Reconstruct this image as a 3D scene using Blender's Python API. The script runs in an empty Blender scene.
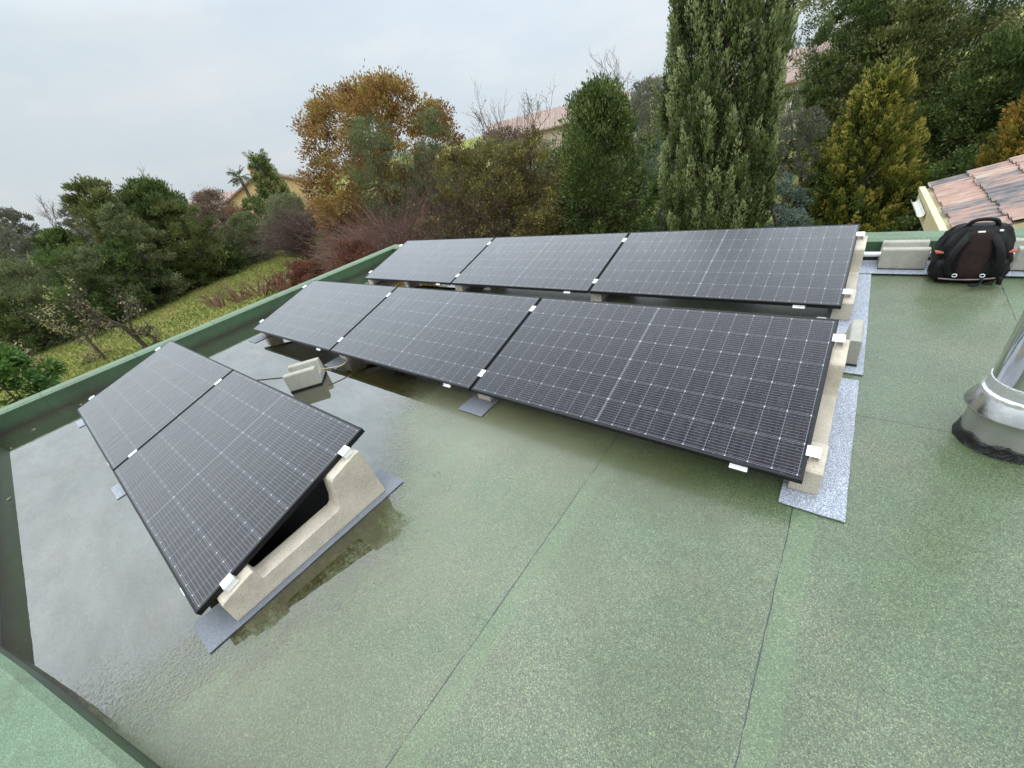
import bpy, bmesh, math, random
import numpy as np
from mathutils import Vector, Matrix
R = math.radians
S = bpy.context.scene
C = S.collection
random.seed(7)

# ------------------------------------------------------------------ helpers
def tag(o, label=None, cat=None, group=None, kind=None):
    if label: o['label'] = label
    if cat: o['category'] = cat
    if group: o['group'] = group
    if kind: o['kind'] = kind
    return o

def empty(name, label, cat, loc=(0, 0, 0), rot=(0, 0, 0), group=None):
    o = bpy.data.objects.new(name, None); C.objects.link(o)
    o.location = loc; o.rotation_euler = rot; o.empty_display_size = 0.1
    return tag(o, label, cat, group)

def link(name, me, mat, parent=None, smooth=False):
    o = bpy.data.objects.new(name, me); C.objects.link(o)
    if mat:
        for m in (mat if isinstance(mat, (list, tuple)) else [mat]): me.materials.append(m)
    if parent: o.parent = parent
    if smooth:
        me.polygons.foreach_set('use_smooth', [True] * len(me.polygons))
    return o

def copy_tree(o, parent=None):
    c = o.copy(); C.objects.link(c)
    if parent: c.parent = parent
    for ch in list(o.children): copy_tree(ch, c)
    return c

class MB:
    """collects shapes in one bmesh"""
    def __init__(self): self.b = bmesh.new()
    def box(self, x0, x1, y0, y1, z0, z1, M=None, bev=0):
        t = bmesh.new()
        vs = [t.verts.new((x, y, z)) for x in (x0, x1) for y in (y0, y1) for z in (z0, z1)]
        for f in ((0,1,3,2),(4,6,7,5),(0,4,5,1),(2,3,7,6),(0,2,6,4),(1,5,7,3)): t.faces.new([vs[i] for i in f])
        bmesh.ops.recalc_face_normals(t, faces=t.faces)
        if bev: bmesh.ops.bevel(t, geom=t.edges[:], offset=bev, segments=2, profile=0.5, affect='EDGES')
        if M: t.transform(M)
        self.merge(t)
    def merge(self, t):
        me = bpy.data.meshes.new('t'); t.to_mesh(me); t.free(); self.b.from_mesh(me); bpy.data.meshes.remove(me)
    def prism(self, poly, a0, a1, axis='x', M=None, bev=0):
        """poly of 2D points extruded along axis"""
        t = bmesh.new()
        def P(p, a): return {'x': (a, p[0], p[1]), 'y': (p[0], a, p[1]), 'z': (p[0], p[1], a)}[axis]
        A = [t.verts.new(P(p, a0)) for p in poly]; B = [t.verts.new(P(p, a1)) for p in poly]
        n = len(poly)
        t.faces.new(A); t.faces.new(B[::-1])
        for i in range(n): t.faces.new((A[i], B[i], B[(i+1) % n], A[(i+1) % n]))
        bmesh.ops.recalc_face_normals(t, faces=t.faces)
        if bev: bmesh.ops.bevel(t, geom=t.edges[:], offset=bev, segments=2, profile=0.5, affect='EDGES')
        if M: t.transform(M)
        self.merge(t)
    def tube(self, pts, rad, n=8, cap=True):
        pts = [Vector(p) for p in pts]
        if not isinstance(rad, (list, tuple)): rad = [rad] * len(pts)
        rings = []; up = Vector((0, 0, 1))
        for i, p in enumerate(pts):
            d = (pts[min(i+1, len(pts)-1)] - pts[max(i-1, 0)]).normalized()
            a = d.cross(up if abs(d.z) < .95 else Vector((1, 0, 0))).normalized(); b = d.cross(a)
            rings.append([self.b.verts.new(p + (a*math.cos(2*math.pi*k/n) + b*math.sin(2*math.pi*k/n)) * rad[i]) for k in range(n)])
        for r0, r1 in zip(rings, rings[1:]):
            for k in range(n): self.b.faces.new((r0[k], r0[(k+1) % n], r1[(k+1) % n], r1[k]))
        if cap: self.b.faces.new(rings[0][::-1]); self.b.faces.new(rings[-1])
    def lathe(self, prof, n=64, c=(0, 0)):
        rings = [[self.b.verts.new((c[0]+r*math.cos(2*math.pi*k/n), c[1]+r*math.sin(2*math.pi*k/n), z)) for k in range(n)] for r, z in prof]
        for r0, r1 in zip(rings, rings[1:]):
            for k in range(n): self.b.faces.new((r0[k], r0[(k+1) % n], r1[(k+1) % n], r1[k]))
        return rings
    def build(self, name, mat, parent=None, smooth=False):
        me = bpy.data.meshes.new(name); self.b.normal_update(); self.b.to_mesh(me); self.b.free()
        return link(name, me, mat, parent, smooth)

def np_mesh(name, V, nper, mat, parent=None, var=None, idx=None, smooth=False):
    """V (n*nper,3): n separate polygons, or idx (m,nper) faces over V"""
    me = bpy.data.meshes.new(name)
    V = np.ascontiguousarray(V, dtype=np.float32)
    if idx is None: idx = np.arange(len(V), dtype=np.int32).reshape(-1, nper)
    idx = np.ascontiguousarray(idx, dtype=np.int32); m = len(idx)
    me.vertices.add(len(V)); me.vertices.foreach_set('co', V.ravel())
    me.loops.add(m*nper); me.loops.foreach_set('vertex_index', idx.ravel())
    me.polygons.add(m); me.polygons.foreach_set('loop_start', np.arange(0, m*nper, nper, dtype=np.int32))
    me.update(calc_edges=True)
    if var is not None:
        a = me.attributes.new('v', 'FLOAT', 'FACE'); a.data.foreach_set('value', np.ascontiguousarray(var, dtype=np.float32))
    return link(name, me, mat, parent, smooth)

# ------------------------------------------------------------------ node helpers
def newmat(name):
    m = bpy.data.materials.new(name); m.use_nodes = True; nt = m.node_tree; nt.nodes.clear()
    out = nt.nodes.new('ShaderNodeOutputMaterial')
    return m, nt, out
class N:
    def __init__(self, nt): self.nt = nt
    def __call__(self, t, inp=None, **kw):
        n = self.nt.nodes.new(t)
        for k, v in kw.items(): setattr(n, k, v)
        for k, v in (inp or {}).items():
            if isinstance(v, bpy.types.NodeSocket): self.nt.links.new(v, n.inputs[k])
            else: n.inputs[k].default_value = v
        return n
    def math(self, op, a, b=0.0, c=None, clamp=False):
        d = {0: a, 1: b}
        if c is not None: d[2] = c
        n = self('ShaderNodeMath', d, operation=op); n.use_clamp = clamp; return n.outputs[0]
    def mix(self, f, a, b, mode='MIX'):
        n = self('ShaderNodeMix', data_type='RGBA', blend_type=mode)
        for k, v in ((0, f), (6, a), (7, b)):
            if isinstance(v, bpy.types.NodeSocket): self.nt.links.new(v, n.inputs[k])
            else: n.inputs[k].default_value = v if k == 0 else (*v, 1)[:4]
        return n.outputs[2]
    def noise(self, vec, scale, detail=4, rough=.55, out=0):
        d = {'Scale': scale, 'Detail': detail, 'Roughness': rough}
        if vec is not None: d['Vector'] = vec
        return self('ShaderNodeTexNoise', d).outputs[out]
    def ramp(self, f, stops, interp='LINEAR'):
        n = self('ShaderNodeValToRGB', {0: f}); r = n.color_ramp; r.interpolation = interp
        while len(r.elements) < len(stops): r.elements.new(0.5)
        for e, (p, c) in zip(r.elements, stops):
            e.position = p; e.color = (c, c, c, 1) if not isinstance(c, (tuple, list)) else (*c, 1)[:4]
        return n.outputs[0]
    def maprange(self, v, a, b, c, d):
        return self('ShaderNodeMapRange', {0: v, 1: a, 2: b, 3: c, 4: d}).outputs[0]
    def bump(self, h, strength=.3, dist=.01, normal=None):
        d = {'Height': h, 'Strength': strength, 'Distance': dist}
        if normal: d['Normal'] = normal
        return self('ShaderNodeBump', d).outputs[0]

def simple(name, col, rough=.6, metal=0., noise=0.15, scale=20., bump=.2, bscale=60., bdist=.004, spec=.5, coat=0.):
    """principled with mottled colour and a fine bump, in object space"""
    m, nt, out = newmat(name); n = N(nt)
    tc = n('ShaderNodeTexCoord').outputs['Object']
    a = n.noise(tc, scale, 5)
    lo = tuple(c*(1-noise) for c in col); hi = tuple(min(1, c*(1+noise)) for c in col)
    c = n.mix(n.maprange(a, .3, .7, 0, 1), lo, hi)
    p = n('ShaderNodeBsdfPrincipled', {'Base Color': c, 'Roughness': rough, 'Metallic': metal, 'Specular IOR Level': spec, 'Coat Weight': coat, 'Coat Roughness': .08})
    if bump: nt.links.new(n.bump(n.noise(tc, bscale, 4), bump, bdist), p.inputs['Normal'])
    nt.links.new(p.outputs[0], out.inputs[0]); return m

def leafmat(name, stops, trans=.34, rough=.55):
    m, nt, out = newmat(name); n = N(nt)
    v = n('ShaderNodeAttribute', attribute_name='v').outputs['Fac']
    c = n.ramp(v, stops)
    p = n('ShaderNodeBsdfPrincipled', {'Base Color': c, 'Roughness': rough, 'Specular IOR Level': .35})
    t = n('ShaderNodeBsdfTranslucent', {'Color': c})
    x = n('ShaderNodeMixShader', {0: trans, 1: p.outputs[0], 2: t.outputs[0]})
    nt.links.new(x.outputs[0], out.inputs[0]); return m

# ------------------------------------------------------------------ materials
def felt(name, stops, patch, rough=.55, speck=.4, seams=False, wet=True):
    m, nt, out = newmat(name); n = N(nt)
    tc = n('ShaderNodeTexCoord').outputs['Object']
    big = n.noise(tc, .55, 5, .6); mid = n.noise(tc, 3.1, 6, .65); fine = n.noise(tc, 45, 3, .7)
    gr = n('ShaderNodeTexVoronoi', {'Vector': tc, 'Scale': 320.}).outputs['Color']
    grv = n('ShaderNodeSeparateColor', {0: gr}).outputs[0]
    grit = n.noise(tc, 170, 4, .75)
    c = n.ramp(n.math('ADD', n.math('MULTIPLY', big, .55), n.math('MULTIPLY', mid, .45)), stops)
    c = n.mix(n.maprange(n.noise(tc, 1.3, 6, .65), .46, .70, 0, .5), c, patch)
    c = n.mix(n.math('MULTIPLY', speck, 1.0), c, n.ramp(grv, [(0, .05), (.25, .55), (.75, 1.1), (1, 2.7)]), 'MULTIPLY')
    c = n.mix(n.maprange(grit, .42, .32, 0, .8), c, (.016, .02, .012))
    c = n.mix(n.maprange(grit, .61, .72, 0, .5), c, (.25, .29, .21))
    h = n.math('ADD', n.math('MULTIPLY', grit, .7), n.math('MULTIPLY', fine, .3))
    if seams:
        sx = n('ShaderNodeSeparateXYZ', {0: tc})
        wob = n.math('MULTIPLY', n.math('SUBTRACT', n.noise(tc, 4.0, 5, .7), .5), .022)
        x = n.math('ADD', sx.outputs[0], wob); y = n.math('ADD', sx.outputs[1], wob)
        # lap joints of the felt sheets, 0.95 m apart, and one cross joint near the flue
        fx = n.math('ABSOLUTE', n.math('SUBTRACT', n.math('FRACT', n.math('ADD', n.math('DIVIDE', n.math('SUBTRACT', x, .035), .95), .5)), .5))
        fx = n.math('MULTIPLY', fx, .95)
        thin = n.maprange(n.noise(tc, 9, 3), .35, .65, .0006, .0034)
        lx = n.math('LESS_THAN', fx, thin)
        gate = n.math('GREATER_THAN', n.noise(tc, 5.3, 5, .7), n.maprange(x, -1.7, -1.2, .62, .22))
        lx = n.math('MULTIPLY', lx, n.math('MAXIMUM', gate, n.math('GREATER_THAN', x, -.3)))
        lx = n.math('MULTIPLY', lx, n.math('GREATER_THAN', x, -2.4))
        ly = n.math('MULTIPLY', n.math('LESS_THAN', n.math('ABSOLUTE', n.math('SUBTRACT', y, 2.45)), .0028), n.math('GREATER_THAN', x, .035))
        ln = n.math('MAXIMUM', lx, ly)
        # paler, greener lap strip beside each joint
        strip = n.math('MULTIPLY', n.math('LESS_THAN', n.math('FRACT', n.math('DIVIDE', n.math('SUBTRACT', x, .035), .95)), .1), .16)
        c = n.mix(strip, c, (.10, .20, .075))
        # brown-olive algae where damp lies under the low edge of the middle row and by the puddle
        by = n.math('SUBTRACT', 1.0, n.math('MULTIPLY', n.math('ABSOLUTE', n.math('SUBTRACT', sx.outputs[1], 1.55)), 2.6))
        al = n.math('MULTIPLY', n.maprange(n.math('ADD', by, n.math('MULTIPLY', n.math('SUBTRACT', n.noise(tc, 3, 5), .5), 1.6)), .2, .8, 0, .7), n.maprange(n.math('ADD', sx.outputs[0], n.math('MULTIPLY', n.noise(tc, 5, 5), .4)), -.25, .25, 1, 0))
        c = n.mix(al, c, (.042, .046, .010))
        sheen_mask = n.maprange(n.math('ADD', sx.outputs[0], n.math('MULTIPLY', n.math('SUBTRACT', n.noise(tc, 1.7, 5), .5), 2.)), -.4, -1.6, 0, .35)
        c = n.mix(sheen_mask, c, (.175, .165, .105))  # diffuse wet sheen of the centre-left roof, painted as pale grey-tan colour
        # scuffs: small black marks
        sc = n.math('MULTIPLY', n.math('GREATER_THAN', n.noise(tc, 4.6, 2), .715), n.math('GREATER_THAN', n.noise(tc, 90, 3), .56))
        c = n.mix(sc, c, (.02, .025, .018)); c = n.mix(ln, c, (.012, .014, .01))
        h = n.math('SUBTRACT', h, n.math('MULTIPLY', ln, .5))
    if not wet and name.startswith('parapet'):
        so = n('ShaderNodeSeparateXYZ', {0: tc}); wb = n.math('MULTIPLY', n.noise(tc, 5, 4, .7), .05)
        lap = n.math('LESS_THAN', n.math('ABSOLUTE', n.math('SUBTRACT', n.math('FRACT', n.math('ADD', so.outputs[1], wb)), .5)), .005)
        c = n.mix(n.math('MULTIPLY', lap, .7), c, (.02, .03, .015))
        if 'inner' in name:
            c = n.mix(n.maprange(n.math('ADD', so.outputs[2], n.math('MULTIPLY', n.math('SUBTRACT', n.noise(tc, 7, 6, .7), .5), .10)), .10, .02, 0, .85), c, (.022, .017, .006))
        else:
            c = n.mix(n.maprange(n.noise(tc, 3.2, 8, .8), .50, .62, 0, .6), c, (.085, .105, .055))
    wetm = n.maprange(n.noise(tc, .9, 5, .6), .35, .65, 0, 1) if wet else None
    p = n('ShaderNodeBsdfPrincipled', {'Base Color': c, 'Roughness': rough, 'Specular IOR Level': .5})
    if wet:
        rr = n.maprange(wetm, 0, 1, rough, rough*.55); nt.links.new(rr, p.inputs['Roughness'])
        sx2 = n('ShaderNodeSeparateXYZ', {0: tc})
        cw = n.maprange(n.math('ADD', n.math('SUBTRACT', 0.3, sx2.outputs[0]), n.math('MULTIPLY', n.math('SUBTRACT', n.noise(tc, 1.1, 4), .5), 2.2)), -.9, 2.4, .38, .75)
        nt.links.new(cw, p.inputs['Coat Weight']); p.inputs['Coat Roughness'].default_value = .22
        nt.links.new(n.bump(n.noise(tc, 25, 4, .6), .15, .003), p.inputs['Coat Normal'])
    nt.links.new(n.bump(h, .8, .004), p.inputs['Normal'])
    nt.links.new(p.outputs[0], out.inputs[0]); return m

M = {}
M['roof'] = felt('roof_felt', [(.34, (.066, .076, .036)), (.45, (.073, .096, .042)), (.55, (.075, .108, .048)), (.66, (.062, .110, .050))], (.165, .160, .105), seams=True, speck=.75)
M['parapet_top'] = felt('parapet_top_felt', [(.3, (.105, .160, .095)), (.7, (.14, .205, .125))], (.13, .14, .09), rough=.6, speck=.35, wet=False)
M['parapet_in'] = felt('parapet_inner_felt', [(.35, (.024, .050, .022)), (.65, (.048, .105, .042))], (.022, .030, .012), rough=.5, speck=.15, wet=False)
M['mat_grey'] = felt('grey_felt', [(.3, (.27, .29, .34)), (.7, (.37, .39, .45))], (.26, .27, .31), rough=.35, speck=.7, wet=False)
M['mat_dark'] = felt('dark_felt', [(.3, (.12, .13, .15)), (.7, (.20, .21, .24))], (.14, .15, .17), rough=.3, speck=.25, wet=False)

def concrete(name, col):
    m, nt, out = newmat(name); n = N(nt)
    tc = n('ShaderNodeTexCoord').outputs['Object']
    c = n.mix(n.maprange(n.noise(tc, 6, 6, .65), .3, .7, 0, 1), tuple(x*.82 for x in col), tuple(x*1.12 for x in col))
    c = n.mix(n.maprange(n.noise(tc, 150, 3, .8), .53, .68, 0, .7), c, (.17, .135, .10))
    c = n.mix(n.maprange(n.noise(tc, 110, 3, .8), .60, .70, 0, .6), c, (.62, .58, .5))
    sz_ = n('ShaderNodeSeparateXYZ', {0: tc}).outputs[2]
    c = n.mix(n.maprange(n.math('ADD', sz_, n.math('MULTIPLY', n.noise(tc, 14, 4), .03)), .045, .02, 0, .45), c, (.16, .13, .085))
    c = n.mix(n.maprange(n.noise(tc, 5, 6, .75), .50, .68, 0, .5), c, tuple(x*.6 for x in col))
    h = n.noise(tc, 90, 5, .75)
    pits = n('ShaderNodeTexVoronoi', {'Vector': tc, 'Scale': 70.}).outputs['Distance']
    h = n.math('MINIMUM', n.math('ADD', h, .2), n.math('MULTIPLY', pits, 3.5))
    p = n('ShaderNodeBsdfPrincipled', {'Base Color': c, 'Roughness': .8, 'Specular IOR Level': .3, 'Normal': n.bump(h, .9, .004)})
    nt.links.new(p.outputs[0], out.inputs[0]); return m
M['concrete'] = concrete('support_concrete', (.54, .47, .375))
M['concrete_grey'] = concrete('channel_concrete', (.38, .365, .31))
M['alu'] = simple('clamp_aluminium', (.86, .87, .88), .35, .35, .05, 40, .1)
M['frame'] = simple('black_frame', (.006, .006, .007), .4, .0, .2, 8, .05, spec=.3)
M['label'] = simple('white_label', (.8, .8, .8), .5, 0, .05)
M['black'] = simple('black_plastic', (.015, .015, .015), .4)
M['cable'] = simple('cable_sheath', (.03, .028, .02), .4)
M['cable_tan'] = simple('tan_cable_sheath', (.30, .25, .12), .5)
M['conduit'] = simple('white_conduit', (.75, .76, .78), .35)
M['tar'] = simple('tar', (.008, .008, .008), .35, 0, .4, 30, 1.0, 40, .012)

def steel():
    m, nt, out = newmat('stainless_steel'); n = N(nt)
    tc = n('ShaderNodeTexCoord').outputs['Object']
    mp = n('ShaderNodeMapping', {'Vector': tc, 'Scale': (3, 3, .6)}).outputs[0]
    h = n.noise(mp, 3, 3)
    p = n('ShaderNodeBsdfPrincipled', {'Base Color': (.70, .69, .67, 1), 'Metallic': 1., 'Roughness': .08, 'Normal': n.bump(h, .25, .02)})
    nt.links.new(n.maprange(n.noise(tc, 9, 5, .7), .35, .75, .04, .16), p.inputs['Roughness'])
    nt.links.new(p.outputs[0], out.inputs[0]); return m
M['steel'] = steel()
M['steel_dull'] = simple('brushed_galvanised_steel', (.58, .58, .57), .2, 1., .12, 14, .3, 12, .006)
M['steel_brushed'] = simple('brushed_steel', (.42, .41, .39), .42, .75, .2, 7, .2, 12, .004)
M['tape'] = simple('foil_tape', (.74, .74, .74), .3, .8, .06, 30, 1.0, 45, .006)

def pv():
    m, nt, out = newmat('pv_glass'); n = N(nt)
    tc = n('ShaderNodeTexCoord').outputs['Object']
    s = n('ShaderNodeSeparateXYZ', {0: tc}); u, v = s.outputs[0], s.outputs[1]
    W, Hh = 2.094, 1.134; mg = .024; midg = .008
    cu = (W/2 - mg - midg/2)/10; cv = (Hh - 2*mg)/6
    # u folded about the middle seam: distance from the centre line
    uc = n.math('SUBTRACT', n.math('ABSOLUTE', n.math('SUBTRACT', u, W/2)), midg/2)
    def grid(x, off, pitch):
        f = n.math('FRACT', n.math('DIVIDE', n.math('SUBTRACT', x, off), pitch))
        return n.math('MULTIPLY', n.math('SUBTRACT', .5, n.math('ABSOLUTE', n.math('SUBTRACT', f, .5))), pitch)  # distance to nearest line
    du = grid(uc, 0, cu); dv = grid(v, mg, cv)
    lu = n.math('LESS_THAN', du, .0011); lv = n.math('LESS_THAN', dv, .0010)
    dot = n.math('LESS_THAN', n.math('ADD', du, dv), .0055)
    bus = n.math('LESS_THAN', grid(v, mg + cv/20, cv/10), .0008)
    mid = n.math('LESS_THAN', n.math('ABSOLUTE', uc), .0016)
    inside = n.math('MULTIPLY', n.math('LESS_THAN', n.math('ABSOLUTE', n.math('SUBTRACT', u, W/2)), W/2-mg+.002),
                    n.math('LESS_THAN', n.math('ABSOLUTE', n.math('SUBTRACT', v, Hh/2)), Hh/2-mg+.002))
    # each half cell its own very slight tone
    cell = n('ShaderNodeCombineXYZ', {0: n.math('FLOOR', n.math('DIVIDE', u, cu)), 1: n.math('FLOOR', n.math('DIVIDE', n.math('SUBTRACT', v, mg), cv))}).outputs[0]
    wn = n('ShaderNodeTexWhiteNoise', {'Vector': cell}).outputs['Value']
    c = n.mix(wn, (.006, .005, .008), (.012, .010, .013))
    c = n.mix(n.math('MULTIPLY', bus, .9), c, (.17, .17, .20))
    c = n.mix(n.math('MULTIPLY', lv, .55), c, (.30, .30, .34))
    c = n.mix(n.math('MULTIPLY', lu, .42), c, (.34, .34, .38))
    c = n.mix(n.math('MULTIPLY', mid, .25), c, (.4, .4, .44))
    c = n.mix(dot, c, (.42, .42, .44))
    c = n.mix(inside, (.010, .010, .013), c)
    # rain: beads and dried runs down the slope
    mp = n('ShaderNodeMapping', {'Vector': tc, 'Scale': (38, 3.0, 1)}).outputs[0]
    run = n.noise(mp, 1.0, 5, .75)
    beads = n('ShaderNodeTexVoronoi', {'Vector': tc, 'Scale': 75.}).outputs['Distance']
    bead = n.math('MULTIPLY', n.math('LESS_THAN', beads, .25), n.math('GREATER_THAN', n.noise(tc, 18, 3, .7), .52))
    dust = n.maprange(run, .42, .75, 0, .12)
    c = n.mix(dust, c, (.22, .21, .21))
    c = n.mix(n.math('MULTIPLY', bead, .12), c, (.4, .4, .43))
    h = n.math('ADD', n.math('MULTIPLY', bead, n.math('SUBTRACT', .3, beads)), n.math('MULTIPLY', run, .25))
    p = n('ShaderNodeBsdfPrincipled', {'Base Color': c, 'IOR': 1.45, 'Specular IOR Level': .13, 'Normal': n.bump(h, .35, .004)})
    nt.links.new(n.maprange(run, .3, .7, .2, .34), p.inputs['Roughness'])
    # film of fine rain drops: scatters the sky at shallow angles
    fc = n('ShaderNodeLayerWeight', {'Blend': .5}).outputs['Facing']
    gl = n('ShaderNodeBsdfGlossy', {'Color': (.92, .91, .91, 1), 'Roughness': .3})
    ms = n('ShaderNodeMixShader', {0: n.math('MULTIPLY', n.math('POWER', fc, 3.2), n.maprange(run, .3, .7, .98, .5), clamp=True), 1: p.outputs[0], 2: gl.outputs[0]})
    nt.links.new(ms.outputs[0], out.inputs[0]); return m
M['pv'] = pv()

def water():
    m, nt, out = newmat('rain_water'); n = N(nt)
    tc = n('ShaderNodeTexCoord').outputs['Object']
    bmp = n.bump(n.noise(tc, 7, 3, .6), .035, .01)
    fr = n('ShaderNodeFresnel', {'IOR': 1.5, 'Normal': bmp}).outputs[0]
    t = n('ShaderNodeBsdfTransparent', {'Color': (.62, .56, .42, 1)})
    g = n('ShaderNodeBsdfGlossy', {'Color': (1, 1, 1, 1), 'Roughness': n.maprange(n.noise(tc, 2.2, 6, .7), .45, .7, .006, .035), 'Normal': bmp})
    fr = n.math('MULTIPLY', fr, 2.6, clamp=True)
    # scum and silt film: streaks and grains that dull the surface
    mps = n('ShaderNodeMapping', {'Vector': tc, 'Rotation': (0, 0, .6), 'Scale': (1.2, 3.2, 1)}).outputs[0]
    film = n.math('MULTIPLY', n.maprange(n.noise(mps, 1.7, 8, .75), .38, .64, 1.08, .88), n.maprange(n.noise(tc, 75, 4, .8), .35, .65, 1.07, .9))
    fr = n.math('MULTIPLY', fr, film, clamp=True)
    x = n('ShaderNodeMixShader', {0: fr, 1: t.outputs[0], 2: g.outputs[0]})
    # the film thins out and breaks up towards its edge ('e' = distance to the outline, stored per vertex)
    e = n('ShaderNodeAttribute', attribute_name='e').outputs['Fac']
    k = n.maprange(n.math('ADD', e, n.math('ADD', n.math('MULTIPLY', n.math('SUBTRACT', n.noise(tc, 5, 8, .75), .5), .8), n.math('MULTIPLY', n.math('SUBTRACT', n.noise(tc, 80, 3, .8), .5), 1.3))), .08, .55, 0, 1)
    clear = n('ShaderNodeBsdfTransparent', {'Color': (1, 1, 1, 1)})
    y = n('ShaderNodeMixShader', {0: k, 1: clear.outputs[0], 2: x.outputs[0]})
    nt.links.new(y.outputs[0], out.inputs[0]); return m
M['water'] = water()

def lawnmat():
    m, nt, out = newmat('lawn_ground'); n = N(nt)
    tc = n('ShaderNodeTexCoord').outputs['Object']
    c = n.ramp(n.noise(tc, .35, 6, .6), [(.3, (.12, .145, .035)), (.5, (.20, .21, .045)), (.7, (.24, .20, .07))])
    c = n.mix(n.maprange(n.noise(tc, 5, 5, .7), .55, .75, 0, .6), c, (.15, .10, .045))
    c = n.mix(.5, c, n.ramp(n.noise(tc, 30, 3, .8), [(.3, .55), (.7, 1.4)]), 'MULTIPLY')
    p = n('ShaderNodeBsdfPrincipled', {'Base Color': c, 'Roughness': .9, 'Specular IOR Level': .2, 'Normal': n.bump(n.noise(tc, 14, 5, .7), .8, .05)})
    nt.links.new(p.outputs[0], out.inputs[0]); return m
M['lawn'] = lawnmat()

def tilemat(name, cols, pu, pv_, ax='Object'):
    m, nt, out = newmat(name); n = N(nt)
    tc = n('ShaderNodeTexCoord').outputs[ax]
    s = n('ShaderNodeSeparateXYZ', {0: tc})
    cell = n('ShaderNodeCombineXYZ', {0: n.math('FLOOR', n.math('DIVIDE', s.outputs[0], pu)), 1: n.math('FLOOR', n.math('DIVIDE', s.outputs[1], pv_))}).outputs[0]
    wn = n('ShaderNodeTexWhiteNoise', {'Vector': cell}).outputs['Value']
    mp = n('ShaderNodeMapping', {'Vector': tc, 'Scale': (4.5, 26, 8)}).outputs[0]
    st = n.noise(mp, 1, 5, .65)
    c = n.ramp(n.math('ADD', n.math('MULTIPLY', wn, .22), n.math('MULTIPLY', st, .78)), cols)
    c = n.mix(n.maprange(n.noise(tc, 25, 5, .7), .5, .7, 0, .3), c, (.24, .22, .2))
    p = n('ShaderNodeBsdfPrincipled', {'Base Color': c, 'Roughness': .75, 'Normal': n.bump(n.noise(tc, 60, 4, .7), .3, .004)})
    nt.links.new(p.outputs[0], out.inputs[0]); return m
M['tiles'] = tilemat('clay_tiles', [(.34, (.09, .085, .09)), (.44, (.17, .145, .14)), (.5, (.30, .19, .155)), (.58, (.38, .22, .17)), (.68, (.40, .33, .26))], .33, .244)
M['far_tiles'] = tilemat('far_clay_tiles', [(.3, (.22, .145, .12)), (.7, (.34, .235, .19))], .35, .25)
M['fascia'] = simple('cream_fascia', (.62, .52, .32), .6, 0, .1, 12)
M['gutter'] = simple('pale_gutter', (.62, .60, .54), .5)
M['ochre'] = simple('ochre_render', (.62, .42, .22), .85, 0, .08, 3, .3, 40, .01)
M['cream'] = simple('cream_render', (.45, .39, .30), .85, 0, .08, 3, .3, 40, .01)
M['pink'] = simple('pink_render', (.45, .35, .28), .85, 0, .08, 3, .3, 40, .01)
M['glass'] = simple('dark_pane', (.03, .035, .04), .08, 0, .1, 2, 0)
M['whitepaint'] = simple('white_window_frame', (.75, .74, .7), .5)
M['bark'] = simple('bark', (.085, .062, .045), .9, 0, .4, 9, 1, 30, .03)
M['bark_dark'] = simple('dark_bark', (.045, .032, .025), .9, 0, .4, 9, 1, 30, .03)
M['bark_grey'] = simple('grey_bark', (.17, .14, .125), .9, 0, .3, 9, .6, 30, .02)
M['twig_red'] = simple('red_twigs', (.19, .092, .075), .8, 0, .4, 2, 0)
M['twig_purple'] = simple('purple_brown_twigs', (.105, .062, .058), .8, 0, .4, 2, 0)
M['twig_tan'] = simple('tan_stalks', (.20, .11, .07), .8, 0, .4, 2, 0)
M['twig_brown'] = simple('brown_twigs', (.12, .085, .06), .8, 0, .4, 2, 0)

# ------------------------------------------------------------------ camera
f_px, pitch, roll, yaw, cam_h = 398.007, 0.55932, -0.24004, -0.77509, 1.7558
cy_, sy_, cp_, sp_ = math.cos(yaw), math.sin(yaw), math.cos(pitch), math.sin(pitch)
fw = Vector((sy_*cp_, cy_*cp_, -sp_)); rt = Vector((cy_, -sy_, 0)); up = rt.cross(fw)
r2 = rt*math.cos(roll) + up*math.sin(roll); u2 = -rt*math.sin(roll) + up*math.cos(roll)
cd = bpy.data.cameras.new('camera'); cam = bpy.data.objects.new('camera', cd); C.objects.link(cam)
cd.sensor_width = 36; cd.lens = f_px/1024*36; cd.clip_end = 2000; cd.clip_start = .05
cam.matrix_world = Matrix(((r2.x, u2.x, -fw.x, 0), (r2.y, u2.y, -fw.y, 0), (r2.z, u2.z, -fw.z, cam_h), (0, 0, 0, 1)))
S.camera = cam

# ------------------------------------------------------------------ world and sun
w = bpy.data.worlds.new('World'); S.world = w; w.use_nodes = True; nt = w.node_tree; nt.nodes.clear(); n = N(nt)
sky = n('ShaderNodeTexSky', sky_type='NISHITA'); sky.sun_disc = False; sky.sun_elevation = R(50); sky.sun_rotation = R(200); sky.air_density = 1.5; sky.dust_density = 3
tc = n('ShaderNodeTexCoord').outputs['Generated']
z = n('ShaderNodeSeparateXYZ', {0: tc}).outputs[2]
grad = n.ramp(z, [(0, 6.3), (.08, 6.6), (.25, 7.2), (.34, 9.8), (.45, 16.5), (.6, 22.), (.8, 27.), (1, 29.)])
mpw = n('ShaderNodeMapping', {'Vector': tc, 'Scale': (1, 1, 3.5)}).outputs[0]
cl = n.ramp(n.noise(mpw, 2.2, 6, .6), [(.3, (.80, .93, 1.02)), (.5, (.88, .98, 1.04)), (.7, (1.0, 1.05, 1.08))])
cloud = n.mix(1., grad, cl, 'MULTIPLY')
yd = n('ShaderNodeSeparateXYZ', {0: tc}).outputs[1]
cloud = n.mix(1., cloud, n.ramp(yd, [(0, (.95, .96, .96)), (.35, (1., 1., 1.02)), (.8, (1.13, 1.13, 1.16))]), 'MULTIPLY')
col = n.mix(.93, sky.outputs[0], cloud)
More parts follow.
